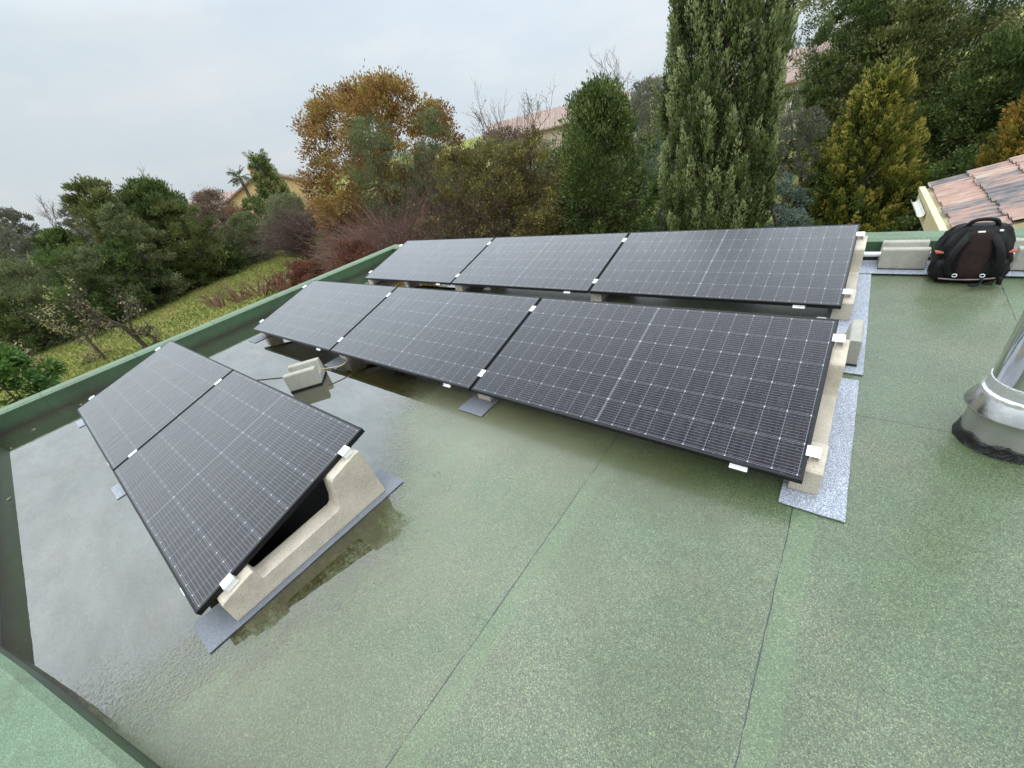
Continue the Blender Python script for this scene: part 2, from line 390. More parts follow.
bg = n('ShaderNodeBackground', {'Color': col, 'Strength': .1})
wo = n('ShaderNodeOutputWorld'); nt.links.new(bg.outputs[0], wo.inputs[0])
sd = bpy.data.lights.new('sun', 'SUN'); sd.energy = .55; sd.angle = R(25); sd.color = (1, .97, .92)
so = bpy.data.objects.new('sun', sd); C.objects.link(so)
so.rotation_euler = (R(40), 0, R(200-180)); so.location = (0, 0, 20)

# ------------------------------------------------------------------ ground
def gz(x, y):
    d = math.hypot(x, y); return -3 + .04*max(0, d-45) + (.25*math.sin(x*.13)*math.sin(y*.11) if d > 20 else 0)*min(1, max(0, (d-20)/20))
def grid_mesh():
    # polar sheet centred on the house, fine near and coarse far
    rs = [0, 4, 8, 12, 16, 20, 25, 30, 36, 43, 50, 60, 72, 86, 100, 120, 150, 200, 300, 500, 800]
    na = 96; V = [(0, 0, gz(0, 0))]; F = []
    for r in rs[1:]:
        for k in range(na):
            a = 2*math.pi*k/na; x, y = r*math.cos(a), r*math.sin(a); zz = gz(x, y) if r < 140 else gz(x*140/r, y*140/r)
            V.append((x, y, zz))
    for k in range(na): F.append((0, 1+k, 1+(k+1) % na))
    for i in range(len(rs)-2):
        o0 = 1+i*na; o1 = o0+na
        for k in range(na): F.append((o0+k, o1+k, o1+(k+1) % na, o0+(k+1) % na))
    me = bpy.data.meshes.new('lawn'); me.from_pydata(V, [], F); me.update(); return me
tag(link('lawn', grid_mesh(), M['lawn'], smooth=True), 'yellow green lawn and garden ground below the flat roof', kind='structure')

# ------------------------------------------------------------------ own building: deck, parapet, wall
XL, XR, YB = -7.3, 4.2, 5.0           # inner faces of the parapet
inner = [(XL, -1.08), (-3.15, -1.08), (-2.5, -.885), (-1.55, -.62), (XR, .95), (XR, YB), (XL, YB)]
def offset(poly, d):
    out = []; m_ = len(poly)
    for i in range(m_):
        p0, p1, p2 = Vector(poly[i-1]), Vector(poly[i]), Vector(poly[(i+1) % m_])
        a = (p1-p0).normalized(); b = (p2-p1).normalized()
        na_ = Vector((a.y, -a.x)); nb = Vector((b.y, -b.x)); mm = (na_+nb)/(1+na_.dot(nb)); q = p1+mm*d; out.append((q.x, q.y))
    return out
house = empty('flat_roof_house', 'house whose flat green felt roof and low green parapet carry all the solar panels', 'house', (-1.5, 2, -3))
outer = offset(inner, .27)
def hts(i): return {0: .235, 1: .24, 2: .24, 3: .24, 4: .24, 5: .20, 6: .22}[i]
def wall_piece():
    t = bmesh.new(); o_ = Vector((-1.5, 2, -3)); k = len(inner)
    off1 = offset(inner, .03); 
    def ring(P, z, dz=0): return [t.verts.new(Vector((p[0], p[1], (hts(i) if z is None else z)+dz)) - o_) for i, p in enumerate(P)]
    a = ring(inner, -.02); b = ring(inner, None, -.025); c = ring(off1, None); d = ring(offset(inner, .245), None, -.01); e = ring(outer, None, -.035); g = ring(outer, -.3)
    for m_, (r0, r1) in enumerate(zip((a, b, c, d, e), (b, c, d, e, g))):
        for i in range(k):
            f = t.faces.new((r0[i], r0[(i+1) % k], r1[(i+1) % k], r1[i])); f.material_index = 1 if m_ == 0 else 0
    bmesh.ops.recalc_face_normals(t, faces=t.faces)
    me = bpy.data.meshes.new('parapet'); t.to_mesh(me); t.free(); return me
par = link('parapet', wall_piece(), [M['parapet_top'], M['parapet_in']], house)
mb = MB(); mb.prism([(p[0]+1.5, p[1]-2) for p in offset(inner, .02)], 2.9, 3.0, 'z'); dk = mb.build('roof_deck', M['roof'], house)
mb = MB(); mb.prism([(p[0]+1.5, p[1]-2) for p in offset(inner, .23)], -.3, 2.85, 'z'); mb.build('wall', M['cream'], house)
# roof_deck material works in metres of world: shift its mesh so object space = scene space
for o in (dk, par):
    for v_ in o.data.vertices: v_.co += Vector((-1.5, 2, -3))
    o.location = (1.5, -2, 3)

# standing rain water: an outline with an inner distance attribute for its ragged edge
def puddle():
    step = .06
    xs = np.arange(XL, -.6, step); ys = np.arange(-1.08, 5.0, step)
    X, Y = np.meshgrid(xs, ys, indexing='ij')
    # boundary: x limit as a function of y
    lim = np.interp(Y, [-1.1, -.6, 0, .45, .9, 1.3, 1.7, 2.4, 5.0], [-2.1, -1.75, -1.4, -1.35, -1.8, -2.3, -2.4, -2.7, -4.2])
    e = np.clip((lim - X)*1.0, 0, 1)
    keep = (e[:-1, :-1] > -.1) & (e[1:, 1:] > -.1) & (X[1:, 1:] < lim[1:, 1:] + .3)
    idx = np.arange(X.size).reshape(X.shape)
    F = np.stack([idx[:-1, :-1][keep], idx[1:, :-1][keep], idx[1:, 1:][keep], idx[:-1, 1:][keep]], 1)
    V = np.stack([X.ravel(), Y.ravel(), np.full(X.size, .004)], 1)
    o = np_mesh('water', V, 4, M['water'], idx=F)
    a = o.data.attributes.new('e', 'FLOAT', 'POINT'); a.data.foreach_set('value', e.ravel().astype(np.float32))
    return o
tag(puddle(), 'shallow standing rain water on the left side of the flat roof', kind='structure')

# ------------------------------------------------------------------ solar panels
PW, PH, TILT = 2.094, 1.134, 0.2494
Z0 = 0.1677
rows = {'F': (.045, 1.638, 3), 'B': (.051, 3.552, 3), 'L': (-2.075, -.323, 2)}
def make_panel():
    r = empty('solar_module', 'x', 'solar panel', group='solar panels on the flat roof')
    mb = MB(); T = .032; W = .011
    mb.box(0, PW, 0, W, -T, 0, bev=.0012); mb.box(0, PW, PH-W, PH, -T, 0, bev=.0012)
    mb.box(0, W, W, PH-W, -T, -.0003, bev=.0012); mb.box(PW-W, PW, W, PH-W, -T, -.0003, bev=.0012)
    mb.box(W, PW-W, .011, .035, -T, -T+.002); mb.box(W, PW-W, PH-.035, PH-.011, -T, -T+.002)
    mb.build('frame', M['frame'], r)
    mb = MB(); mb.box(W-.0005, PW-W+.0005, W-.0005, PH-W+.0005, -.0065, -.0016); mb.build('cell_sheet', M['pv'], r)
    for i, px in enumerate((.5, 1.047, 1.6)):
        mb = MB(); mb.box(px-.05, px+.05, PH/2-.03, PH/2+.03, -.022, -.0067, bev=.003); mb.build('junction_box', M['black'], r)
    mb = MB(); mb.box(PW-.30, PW-.22, -.0035, .0, -.031, -.019, bev=.0005)
    mb.box(PW-.30, PW-.22, -.018, -.0, -.034, -.0315); mb.build('frame_sticker', M['label'], r)
    return r
plab = {('F', 0): 'black solar panel at the right end of the middle row, nearest of that row',
        ('F', 1): 'black solar panel in the centre of the middle row, between its two neighbours',
        ('F', 2): 'black solar panel at the left end of the middle row, beside the left green parapet',
        ('B', 0): 'black solar panel at the right end of the back row, nearest the backpack',
        ('B', 1): 'black solar panel in the centre of the back row, before the dark evergreen tree',
        ('B', 2): 'black solar panel at the left end of the back row, before the red stemmed bush',
        ('L', 0): 'nearer black solar panel of the front pair, one end on a bare support',
        ('L', 1): 'farther black solar panel of the front pair, close to the left green parapet'}
proto = make_panel(); first = True
for k, (xr, yy, cnt) in rows.items():
    for i in range(cnt):
        o = proto if first else copy_tree(proto); first = False
        o.location = (xr - PW - i*(PW+.02), yy, Z0); o.rotation_euler = (TILT, 0, 0); o['label'] = plab[(k, i)]

# ------------------------------------------------------------------ concrete supports with clamps
ct, st = math.cos(TILT), math.sin(TILT)
def make_support(side, right=True):
    """side 'mid' or 'end'; local x=0 is the joint / panel edge, y=0 the panels' low edge, z=0 the roof"""
    r = empty('concrete_support', 'x', 'support', group='concrete supports under the solar panels')
    x0, x1 = (-.035, .095) if side == 'mid' else ((-.05, .069) if right else (-.069, .05))
    und = lambda y: Z0 - .034 + (y+.0)*math.tan(TILT) - .001
    zb = .012
    prof = [(.087, zb), (1.023, zb), (1.018, .10), (.995, und(.98)-.004), (.965, und(.965)), (.80, und(.80)), (.785, und(.80)-.012), (.762, .19), (.745, .150), (.725, .138), (.285, .122), (.272, .128), (.262, und(.25)-.005), (.247, und(.247)), (.10, und(.10)), (.089, und(.10)-.01)]
    mb = MB(); mb.prism(prof, x0, x1, 'x', bev=.0035); b = mb.build('block', M['concrete'], r)
    for sl in (.17, .97):
        mb = MB(); Y = sl*ct; Zt = Z0 + sl*st
        Mx = Matrix.Translation((0, Y, Zt)) @ Matrix.Rotation(TILT, 4, 'X')
        if side == 'mid':
            mb.box(-.021, .021, -.035, .035, .0005, .0045, Mx, .001); mb.box(-.0075, .0075, -.03, .03, -.045, .001, Mx)
            mb.tube([Mx @ Vector((0, 0, .004)), Mx @ Vector((0, 0, .010))], .007, 6)
        else:
            s_ = 1 if right else -1
            a, c_ = sorted((-.012*s_, .045*s_)); mb.box(a, c_, -.03, .03, .0005, .005, Mx, .001)
            a, c_ = sorted((.040*s_, .045*s_)); mb.box(a, c_, -.03, .03, -.030, .001, Mx)
            a, c_ = sorted((.004*s_, .009*s_)); mb.box(a, c_, -.03, .03, -.030, .001, Mx)
            mb.tube([Mx @ Vector((.024*s_, 0, .004)), Mx @ Vector((.024*s_, 0, .012))], .008, 6)
        mb.build('clamp', M['alu'], r)
    return r
sup_mid = make_support('mid'); sup_r = make_support('end', True); sup_l = make_support('end', False)
slab = {('F', 0): 'concrete support at the right end of the middle row, on the pale speckled felt strip',
        ('F', 1): 'concrete support under the joint of the right and centre panels of the middle row',
        ('F', 2): 'concrete support under the centre and left panels of the middle row, by the cable',
        ('F', 3): 'concrete support at the left end of the middle row, near the green parapet',
        ('B', 0): 'pale concrete support at the right end of the back row, left of the backpack',
        ('B', 1): 'concrete support under the joint of the right and centre panels of the back row',
        ('B', 2): 'concrete support under the joint of the centre and left panels of the back row',
        ('B', 3): 'concrete support at the left end of the back row, beside the green parapet',
        ('L', 0): 'fully visible stepped concrete support at the near end of the front pair of panels',
        ('L', 1): 'concrete support under the joint between the two front panels',
        ('L', 2): 'concrete support at the far left end of the front pair, near the parapet'}
mlab = {('F', 0): 'speckled pale blue grey felt strip under the right end support of the middle row',
        ('F', 1): 'dark felt strip poking out between the right and centre middle row panels',
        ('F', 2): 'wet dark felt strip between the centre and left panels of the middle row',
        ('F', 3): 'wet felt strip under the left end of the middle row',
        ('B', 0): 'speckled pale felt strip beside the right end of the back row of panels',
        ('B', 1): 'felt strip under the support between the right and centre panels of the back row',
        ('B', 2): 'felt strip under the support between the centre and left panels of the back row',
        ('B', 3): 'felt strip under the left end support of the back row',
        ('L', 0): 'wet grey felt strip under the exposed support of the near front panel',
        ('L', 1): 'wet felt strip whose tip shows at the low edge between the two front panels',
        ('L', 2): 'wet felt strip whose tip shows at the far left corner of the front pair'}
used = set()
for k, (xr, yy, cnt) in rows.items():
    for i in range(cnt+1):
        kind = 'r' if i == 0 else ('l' if i == cnt else 'm'); src = {'r': sup_r, 'l': sup_l, 'm': sup_mid}[kind]
        o = src if kind not in used else copy_tree(src); used.add(kind)
        xj = xr - i*(PW+.02) + (0 if kind == 'r' else (.01 if kind == 'm' else .02))
        o.location = (xj, yy, 0); o['label'] = slab[(k, i)]
        # the felt strip under it
        rr_ = random.Random(hash((i, ord(k))) & 255)
        dx = {'F': .055, 'B': .055, 'L': -.025}[k] if kind == 'r' else (0.02 if kind == 'm' else -.03)
        cx = xj + dx; y0, y1 = yy - (.02 if i == 0 else .09), yy + 1.17
        wd = .125
        if k == 'L' and i == 0: y0, y1 = yy-.06, yy+1.13
        if k == 'B' and i == 0: y0, y1, cx = 2.88, 4.66, .11
        a = rr_.uniform(-.012, .012)
        pale = (i == 0 and k in 'FB') or k == 'L' and i > 0
        t = bmesh.new(); V = []
        nx, ny = 3, 12
        for iy in range(ny+1):
            row = []
            for ix in range(nx+1):
                X = cx - wd + 2*wd*ix/nx; Y = y0 + (y1-y0)*iy/ny
                row.append(t.verts.new((X + a*(Y-y0) + rr_.uniform(-.0015, .0015), Y + rr_.uniform(-.0015, .0015), .0115 + rr_.uniform(-.0008, .0004))))
            V.append(row)
        for iy in range(ny):
            for ix in range(nx): t.faces.new((V[iy][ix], V[iy][ix+1], V[iy+1][ix+1], V[iy+1][ix]))
        ext = bmesh.ops.extrude_face_region(t, geom=t.faces[:])
        for g_ in ext['geom']:
            if isinstance(g_, bmesh.types.BMVert): g_.co.z -= .0055
        bmesh.ops.recalc_face_normals(t, faces=t.faces)
        me = bpy.data.meshes.new('felt_strip'); t.to_mesh(me); t.free()
        tag(link('felt_strip', me, M['mat_grey'] if pale else M['mat_dark']), mlab[(k, i)], 'felt strip', 'felt strips under the supports')

# ------------------------------------------------------------------ U shaped concrete cable blocks
def make_channel_block():
    r = empty('cable_block', 'x', 'concrete block', group='concrete channel blocks')
    prof = [(-.14, 0), (-.135, .172), (-.125, .182), (-.078, .182), (-.068, .174), (-.05, .075), (.05, .075), (.068, .174), (.078, .182), (.125, .182), (.135, .172), (.14, 0)]
    mb = MB(); mb.prism(prof, -.155, .155, 'x', bev=.005); mb.build('channel_body', M['concrete_grey'], r)
    mb = MB(); mb.box(-.156, .156, -.141, .141, -.004, .012); mb.build('rubber_pad', M['black'], r)
    return r
cb = make_channel_block()
spots = [((-4.10, 1.275, .01), R(51), 'grey channelled concrete block standing in the puddle with a cable through its groove'),
         ((.405, 4.86, .018), 0, 'channelled concrete block at the back parapet, left of the backpack'),
         ((1.20, 4.86, .018), 0, 'channelled concrete block at the back parapet, right of the backpack'),
         ((.055, 3.12, .018), R(90), 'channelled concrete block between the right ends of the middle and back rows')]
for i, (p, a, lb) in enumerate(spots):
    o = cb if i == 0 else copy_tree(cb)
    o.location = p; o.rotation_euler = (0, 0, a); o['label'] = lb
# felt laid along the back parapet
for (x0, x1, y0, y1, z, m_, lb) in ((-.05, 1.75, 4.62, 4.96, .020, 'mat_dark', 'long grey felt strip along the foot of the back parapet under the blocks'),):
    mb = MB(); mb.box(x0, x1, y0, y1, z-.0035, z, bev=.001); tag(mb.build('felt_strip', M['mat_grey']), lb, 'felt strip', 'felt strips under the supports')
mb = MB(); mb.tube([(-.3, 4.86, .108), (.2, 4.862, .11), (.9, 4.858, .109), (1.9, 4.86, .11)], .022, 14); tag(mb.build('cable_conduit', M['conduit'], smooth=True), 'white plastic conduit lying in the block grooves along the back parapet', 'conduit')

# cable from the front pair through the block to the middle row
def curve_pts(P, n_=10):
    P = [Vector(p) for p in P]; P = [2*P[0]-P[1]] + P + [2*P[-1]-P[-2]]; out = []
    for i in range(1, len(P)-2):
        for k in range(n_):
            t = k/n_; a, b, c, d = P[i-1], P[i], P[i+1], P[i+2]
            out.append(.5*((2*b) + (-a+c)*t + (2*a-5*b+4*c-d)*t*t + (-a+3*b-3*c+d)*t**3))
    out.append(P[-2]); return out
ca = empty('solar_cable', 'thin black and tan cable running through the block in the puddle', 'cable', (-4.1, 1.27, 0))
d = Vector((math.cos(R(51)), math.sin(R(51)), 0)); c0 = Vector((-4.10, 1.275, .098))
def loc(P): return [Vector(p) - Vector((-4.1, 1.27, 0)) for p in P]
mb = MB(); mb.tube(loc(curve_pts([(-4.45, .72, .30), (-4.38, .86, .22), tuple(c0-d*.2+Vector((0, 0, .03))), tuple(c0-d*.1), tuple(c0+d*.05)])), .0075, 8); mb.build('black_sheath', M['cable'], ca, True)
mb = MB(); mb.tube(loc(curve_pts([tuple(c0+d*.05), tuple(c0+d*.15+Vector((0, 0, .008))), (-3.88, 1.56, .075), (-3.93, 1.72, .09), (-3.95, 1.9, .12)])), .0075, 8); mb.build('tan_sheath', M['cable_tan'], ca, True)

# ------------------------------------------------------------------ flue
fx, fy = .786, 2.475
fl = empty('chimney_flue', 'shiny stainless steel flue pipe rising from a tarred collar at the right edge', 'chimney', (fx, fy, 0))
mb = MB(); mb.lathe([(.164, .0), (.1625, .10), (.161, .205)], 72); mb.build('collar', M['steel_brushed'], fl, True)
mb = MB(); mb.lathe([(.157, .200), (.190, .196), (.192, .200), (.190, .206), (.160, .275), (.150, .292)], 72); mb.build('storm_cone', M['steel_dull'], fl, True)
mb = MB(); mb.lathe([(.152, .268), (.161, .278), (.158, .292), (.149, .300), (.147, .35), (.1455, .355), (.143, .355)], 72)
rt_ = random.Random(4)
for v_ in mb.b.verts:
    k = rt_.uniform(-.0015, .0015); v_.co.z += rt_.uniform(-.003, .003) if v_.co.z < .3 else 0; v_.co.x *= 1+k; v_.co.y *= 1+k
mb.build('foil_tape', M['tape'], fl)
mb = MB(); mb.lathe([(.143, .29), (.143, .80), (.145, .802), (.145, .812), (.143, .814), (.143, 1.5)], 72); mb.build('pipe', M['steel'], fl, True)
mb = MB(); mb.lathe([(.143, 1.5), (.19, 1.53), (.20, 1.55), (.01, 1.66)], 72); mb.build('cowl', M['steel_dull'], fl, True)
mb = MB(); rg = mb.lathe([(.180, .003), (.176, .010), (.172, .03), (.1695, .048), (.1675, .058), (.163, .060)], 110)
for ri, ring in enumerate(rg):
    for q, v_ in enumerate(ring):
        k = 1 + (.007*math.sin(q*.9)+.006*math.sin(q*2.3+1)+rt_.uniform(-.006, .006)) * (1 if ri < 2 else .15); v_.co.x *= k; v_.co.y *= k
        if ri > 3: v_.co.z += .010*math.sin(q*.5)+rt_.uniform(-.006, .006)
mb.build('tar_seal', M['tar'], fl, True)

# ------------------------------------------------------------------ backpack
def fabric(name, col, rough=.75):
    m, nt, out = newmat(name); n = N(nt); tc = n('ShaderNodeTexCoord').outputs['Object']
    c = n.mix(n.maprange(n.noise(tc, 12, 5, .7), .3, .7, 0, 1), tuple(x*.6 for x in col), tuple(x*1.5 for x in col))
    wv = n('ShaderNodeTexWave', {'Vector': tc, 'Scale': 90., 'Distortion': 1.}).outputs['Fac']
    h = n.math('ADD', n.math('MULTIPLY', wv, .3), n.math('MULTIPLY', n.noise(tc, 9, 4, .6), 3.))
    p = n('ShaderNodeBsdfPrincipled', {'Base Color': c, 'Roughness': rough, 'Sheen Weight': .0, 'Specular IOR Level': .25, 'Normal': n.bump(h, .5, .006)})
    nt.links.new(p.outputs[0], out.inputs[0]); return m
M['pack_black'] = fabric('black_nylon', (.006, .0055, .006), .5); M['pack_brown'] = fabric('brown_mesh', (.022, .012, .010)); M['pack_tab'] = fabric('orange_tab', (.40, .12, .07), .6)
M['pack_grey'] = fabric('worn_grey_trim', (.20, .15, .14), .6)
def pillow_mesh(fn, nu=40, nv=28):
    """closed shape from fn(u,v)->(x,y,z), u round, v from bottom to top"""
    b = bmesh.new(); rings = []
    for j in range(nv+1):
        rings.append([b.verts.new(fn(2*math.pi*i/nu, j/nv)) for i in range(nu)])
    for j in range(nv):
        for i in range(nu): b.faces.new((rings[j][i], rings[j][(i+1) % nu], rings[j+1][(i+1) % nu], rings[j+1][i]))
    b.faces.new(rings[0][::-1]); b.faces.new(rings[-1]); bmesh.ops.recalc_face_normals(b, faces=b.faces); return b
bp = empty('backpack', 'black and dark brown backpack leaning on the blocks at the back parapet', 'backpack', (.775, 4.575, .004), (R(-7), 0, R(3)))
def sq(c, e): return math.copysign(abs(c)**e, c)
def body(u, v):
    h = .425*v; top = max(0, (v-.45)/.55)
    wx = .208*(1 - .40*top**2.6)*(1-.10*max(0, .12-v)/.12); wy = .115*(1-.45*top**2.0)
    if v < .04: wx *= .90; wy *= .88
    if v > .97: wx *= .85; wy *= .7
    e = .55
    wr = .008*math.sin(5*u+9*v+.7)+.006*math.sin(11*u-15*v)+.004*math.sin(23*u+31*v)+.007*math.sin(2.3*u)*math.sin(6*v)
    return (sq(math.cos(u), e)*(wx+wr), sq(math.sin(u), e)*(wy+wr), h)
mb = MB(); mb.merge(pillow_mesh(body)); mb.build('pack_body', M['pack_black'], bp, True)
def bulge(cx, cz, wx, wz, y0, dep, e=.6, tiltx=0):
    def fn(u, v):
        a = math.pi*(v-.5); r = math.cos(a)
        return (cx + sq(math.cos(u), e)*wx*max(r, .02)**.6, y0 - dep*(math.sin(u)*0) - dep*math.sin(a)*1.0 + tiltx*math.sin(u)*wz, cz + sq(math.sin(u), e)*wz*max(r, .02)**.6)
    return fn
mb = MB(); mb.merge(pillow_mesh(bulge(0, .21, .085, .185, -.105, .025), 32, 14)); mb.build('back_panel', M['pack_brown'], bp, True)
for s_ in (-1, 1):
    # padded shoulder strap: flat band curving out from the top and back to the foot
    pts = curve_pts([(s_*.045, -.075, .385), (s_*.085, -.125, .32), (s_*.125, -.150, .22), (s_*.135, -.145, .13), (s_*.105, -.125, .06)], 8)
    b = bmesh.new(); rr = []
    for i, p in enumerate(pts):
        wdt = .032*(1-.35*(i/len(pts))); row = []
        for k in range(10):
            a = 2*math.pi*k/10; row.append(b.verts.new(p + Vector((math.cos(a)*wdt, -math.sin(a)*.010, 0))))
        rr.append(row)
    for r0, r1 in zip(rr, rr[1:]):
        for k in range(10): b.faces.new((r0[k], r0[(k+1) % 10], r1[(k+1) % 10], r1[k]))
    b.faces.new(rr[0]); b.faces.new(rr[-1]); bmesh.ops.recalc_face_normals(b, faces=b.faces)
    mb = MB(); mb.merge(b); mb.build('shoulder_strap', M['pack_black'], bp, True)
    mb = MB(); mb.box(s_*.192-.022, s_*.192+.022, -.108, -.02, .225, .238, bev=.003); mb.build('side_tab', M['pack_tab'], bp)
    mb = MB(); pr = [(s_*.075+.014*math.cos(t*.7), -.142, .062+.012*math.sin(t*.7)) for t in range(10)]; mb.tube(pr, .003, 6); mb.build('buckle_ring', M['alu'], bp, True)
    mb = MB(); mb.merge(pillow_mesh(bulge(s_*.150, .10, .052, .085, -.075, .048), 24, 12)); mb.build('side_pocket', M['pack_black'], bp, True)
mb = MB(); mb.tube(curve_pts([(-.085, -.045, .405), (-.06, -.06, .452), (0, -.065, .465), (.06, -.06, .452), (.085, -.045, .405)]), .014, 8); mb.build('top_handle', M['pack_black'], bp, True)
mb = MB(); mb.box(-.028, .012, -.118, -.108, .375, .388, bev=.002); mb.build('white_trim', M['alu'], bp)
mb = MB(); mb.box(.085, .105, -.10, -.085, .378, .390, bev=.002); mb.build('white_trim', M['alu'], bp)
mb = MB(); mb.tube(curve_pts([(-.16, -.128, .035), (-.06, -.136, .028), (.05, -.136, .030), (.15, -.128, .040)]), .006, 6); mb.build('piping', M['pack_grey'], bp, True)
mb = MB(); mb.tube(curve_pts([(.08, -.13, .05), (.075, -.165, .018), (.05, -.20, .012), (.005, -.225, .012), (.01, -.255, .013), (.045, -.245, .012), (.06, -.20, .015)]), .008, 6)
mb.box(.085, .13, -.205, -.185, .006, .018, bev=.003); mb.box(.155, .175, -.20, -.15, .006, .06, bev=.003); mb.build('waist_strap', M['pack_black'], bp, True)

# ------------------------------------------------------------------ neighbouring tiled roof
nr = empty('tiled_roof_house', 'low wing with a faded pink clay tile roof just beyond the back parapet', 'house', (.775, 5.60, 0), (0, 0, R(3.2)))
SL = R(17); LX, LY = 5.5, 2.15
mr = Matrix.Rotation(-SL, 4, 'Y')
nu_, nv_ = int(LX/.33)+1, 18
V = []; F = []; pitch_t = .122
sub = 10
for cu_ in range(nu_):
    for e_ in (0, 1):
        x = cu_*.33 + (.0 if e_ == 0 else .335); lift = .030 if e_ == 0 else .006
        for k in range(nv_*sub+1):
            y = k*pitch_t/sub; ph = (k % sub)/sub
            hgt = .022*max(0, math.sin(math.pi*min(1, ph/.72))) if ph < .72 else -.008*math.sin(math.pi*(ph-.72)/.28)
            jit = .012*math.sin((cu_*7.1+(k//(2*sub))*3.7))
            V.append((x + jit, y, hgt + lift))
nk = nv_*sub+1
for cu_ in range(nu_):
    a = cu_*2*nk; b = a+nk
    for k in range(nk-1): F.append((a+k, b+k, b+k+1, a+k+1))
    # front lip of each course
    base = len(V)
    for k in range(nk): x, y, z_ = V[a+k]; V.append((x+.004, y, z_-.026))
    for k in range(nk-1): F.append((base+k, a+k, a+k+1, base+k+1))
me = bpy.data.meshes.new('tile_roof'); me.from_pydata(V, [], F); me.update(); o = link('tile_roof', me, M['tiles'], nr); o.rotation_euler = (0, -SL, 0); o.location = (.03, 0, .03)
mb = MB(); mb.box(0, LX, .02, LY-.02, -.06, -.005, mr); mb.build('roof_board', M['fascia'], nr)
mb = MB(); mb.box(-.065, -.005, .0, LY, -.02, .03, bev=.004); mb.box(-.05, -.01, .0, LY, -.22, -.022, bev=.004); mb.build('eave_fascia', M['fascia'], nr)
mb = MB(); gp = [(-.10+.040*math.cos(a), -.06+.045*math.sin(a)) for a in [math.pi+math.pi*k/12 for k in range(13)]]
gp += [(p[0]*.94-.009, p[1]+.006) for p in gp[::-1]]; mb.prism(gp, 1.2, LY-.25, 'y'); mb.build('gutter', M['gutter'], nr)
mb = MB(); mb.prism([(.25, -3.4), (LX*.95, -3.4), (LX*.95, 1.2), (.25, -.07)], .25, LY-.2, 'y'); mb.build('wall', M['cream'], nr)

# ------------------------------------------------------------------ far houses
def far_house(name, label, loc_, rz, L, D, H, rise, wm, rm, wins=3, chim=True):
    r = empty(name, label, 'house', loc_, (0, 0, rz), 'houses beyond the garden')
    mb = MB(); mb.prism([(-D/2, -2), (D/2, -2), (D/2, H), (0, H+rise), (-D/2, H)], -L/2, L/2, 'x'); mb.build('wall', wm, r)
    ov = .35; th = .12; sl = rise/(D/2)
    rf = None
    mb = MB()
    for s_ in (-1, 1):
        mb.prism([(0, H+rise+.02), (s_*(D/2+ov), H-ov*sl+.02), (s_*(D/2+ov), H-ov*sl+th), (0, H+rise+th+.02)], -L/2-ov, L/2+ov, 'x')
        for k in range(int((L+2*ov)/.5)):
            x = -L/2-ov+.25+k*.5
            mb.prism([(0, H+rise+th+.02), (s_*(D/2+ov), H-ov*sl+th), (s_*(D/2+ov), H-ov*sl+th+.07), (0, H+rise+th+.09)], x-.1, x+.1, 'x')
    rf = mb.build('roof', rm, r)
    if chim:
        mb = MB(); mb.box(L*.2, L*.2+.7, -.35+D*.15, .35+D*.15, H+rise*.4, H+rise+.8, bev=.02); mb.box(L*.2-.08, L*.2+.78, -.43+D*.15, .43+D*.15, H+rise+.8, H+rise+.92, bev=.02); mb.build('chimney_stack', wm, r)
    for k in range(wins):
        x = -L/2 + L*(k+.5)/wins
        for s_ in (-1, 1):
            y = s_*(D/2)
            mb = MB(); mb.box(x-.55, x+.55, y-.05, y+.05, H-1.75, H-.5); wf = mb.build('window', M['whitepaint'], r)
            mb = MB(); mb.box(x-.47, x+.47, y-.07, y+.07, H-1.67, H-.58); mb.build('pane', M['glass'], wf)
    return r
far_house('ochre_house', 'ochre house with a clay tile roof far away, left of the orange oak', (-54, 23.9, -2.9), R(150), 8, 9, 4.1, 2.0, M['ochre'], M['far_tiles'])
far_house('pink_house', 'pink rendered house with a long tiled roof on the rise behind the middle bushes', (-26.5, 43, -2.9), R(28), 14, 8, 3.9, 1.4, M['pink'], M['far_tiles'], 0)
far_house('small_house', 'small house whose pink tile roof shows between the tall cypress and the dark trees', (-4.6, 41, -3), R(5), 10, 8, 3.6, 1.5, M['cream'], M['far_tiles'])
far_house('pale_house', 'pale house almost hidden behind the bare tree left of the ochre house', (-64, 19, -2.6), R(60), 10, 8, 3.2, 1.5, M['cream'], M['far_tiles'], chim=False)

# ------------------------------------------------------------------ vegetation machinery
def unit(a): return a/np.maximum(np.linalg.norm(a, axis=-1, keepdims=True), 1e-9)
def leaves(Cn, D, L, W, rng):
    n_ = len(Cn); r_ = unit(rng.normal(size=(n_, 3))); s = unit(np.cross(D, r_))
    L = (L*rng.uniform(.6, 1.3, n_))[:, None]; W = (W*rng.uniform(.6, 1.3, n_))[:, None]
    up_ = unit(np.cross(s, D))
    V = np.stack([Cn, Cn+D*L*.45+s*W*.5+up_*W*.12, Cn+D*L, Cn+D*L*.45-s*W*.5+up_*W*.12], 1)
    return V.reshape(-1, 3)
def prisms(P0, P1, r0, r1, k=3):
    P0 = np.asarray(P0, float); P1 = np.asarray(P1, float); r0 = np.asarray(r0, float)[:, None]; r1 = np.asarray(r1, float)[:, None]
    d = unit(P1-P0); a = unit(np.cross(d, np.array([.3, .5, .81]))); b = np.cross(d, a); Vs = []
    for j in range(k):
        t0 = 2*math.pi*j/k; Vs.append(P0+(a*math.cos(t0)+b*math.sin(t0))*r0)
    for j in range(k):
        t0 = 2*math.pi*j/k; Vs.append(P1+(a*math.cos(t0)+b*math.sin(t0))*r1)
    V = np.stack(Vs, 1).reshape(-1, 3); m_ = len(P0); base = (np.arange(m_)*2*k)[:, None]
    F = np.concatenate([base+np.array([[j, (j+1) % k, k+(j+1) % k, k+j]]) for j in range(k)], 0)
    return V, F
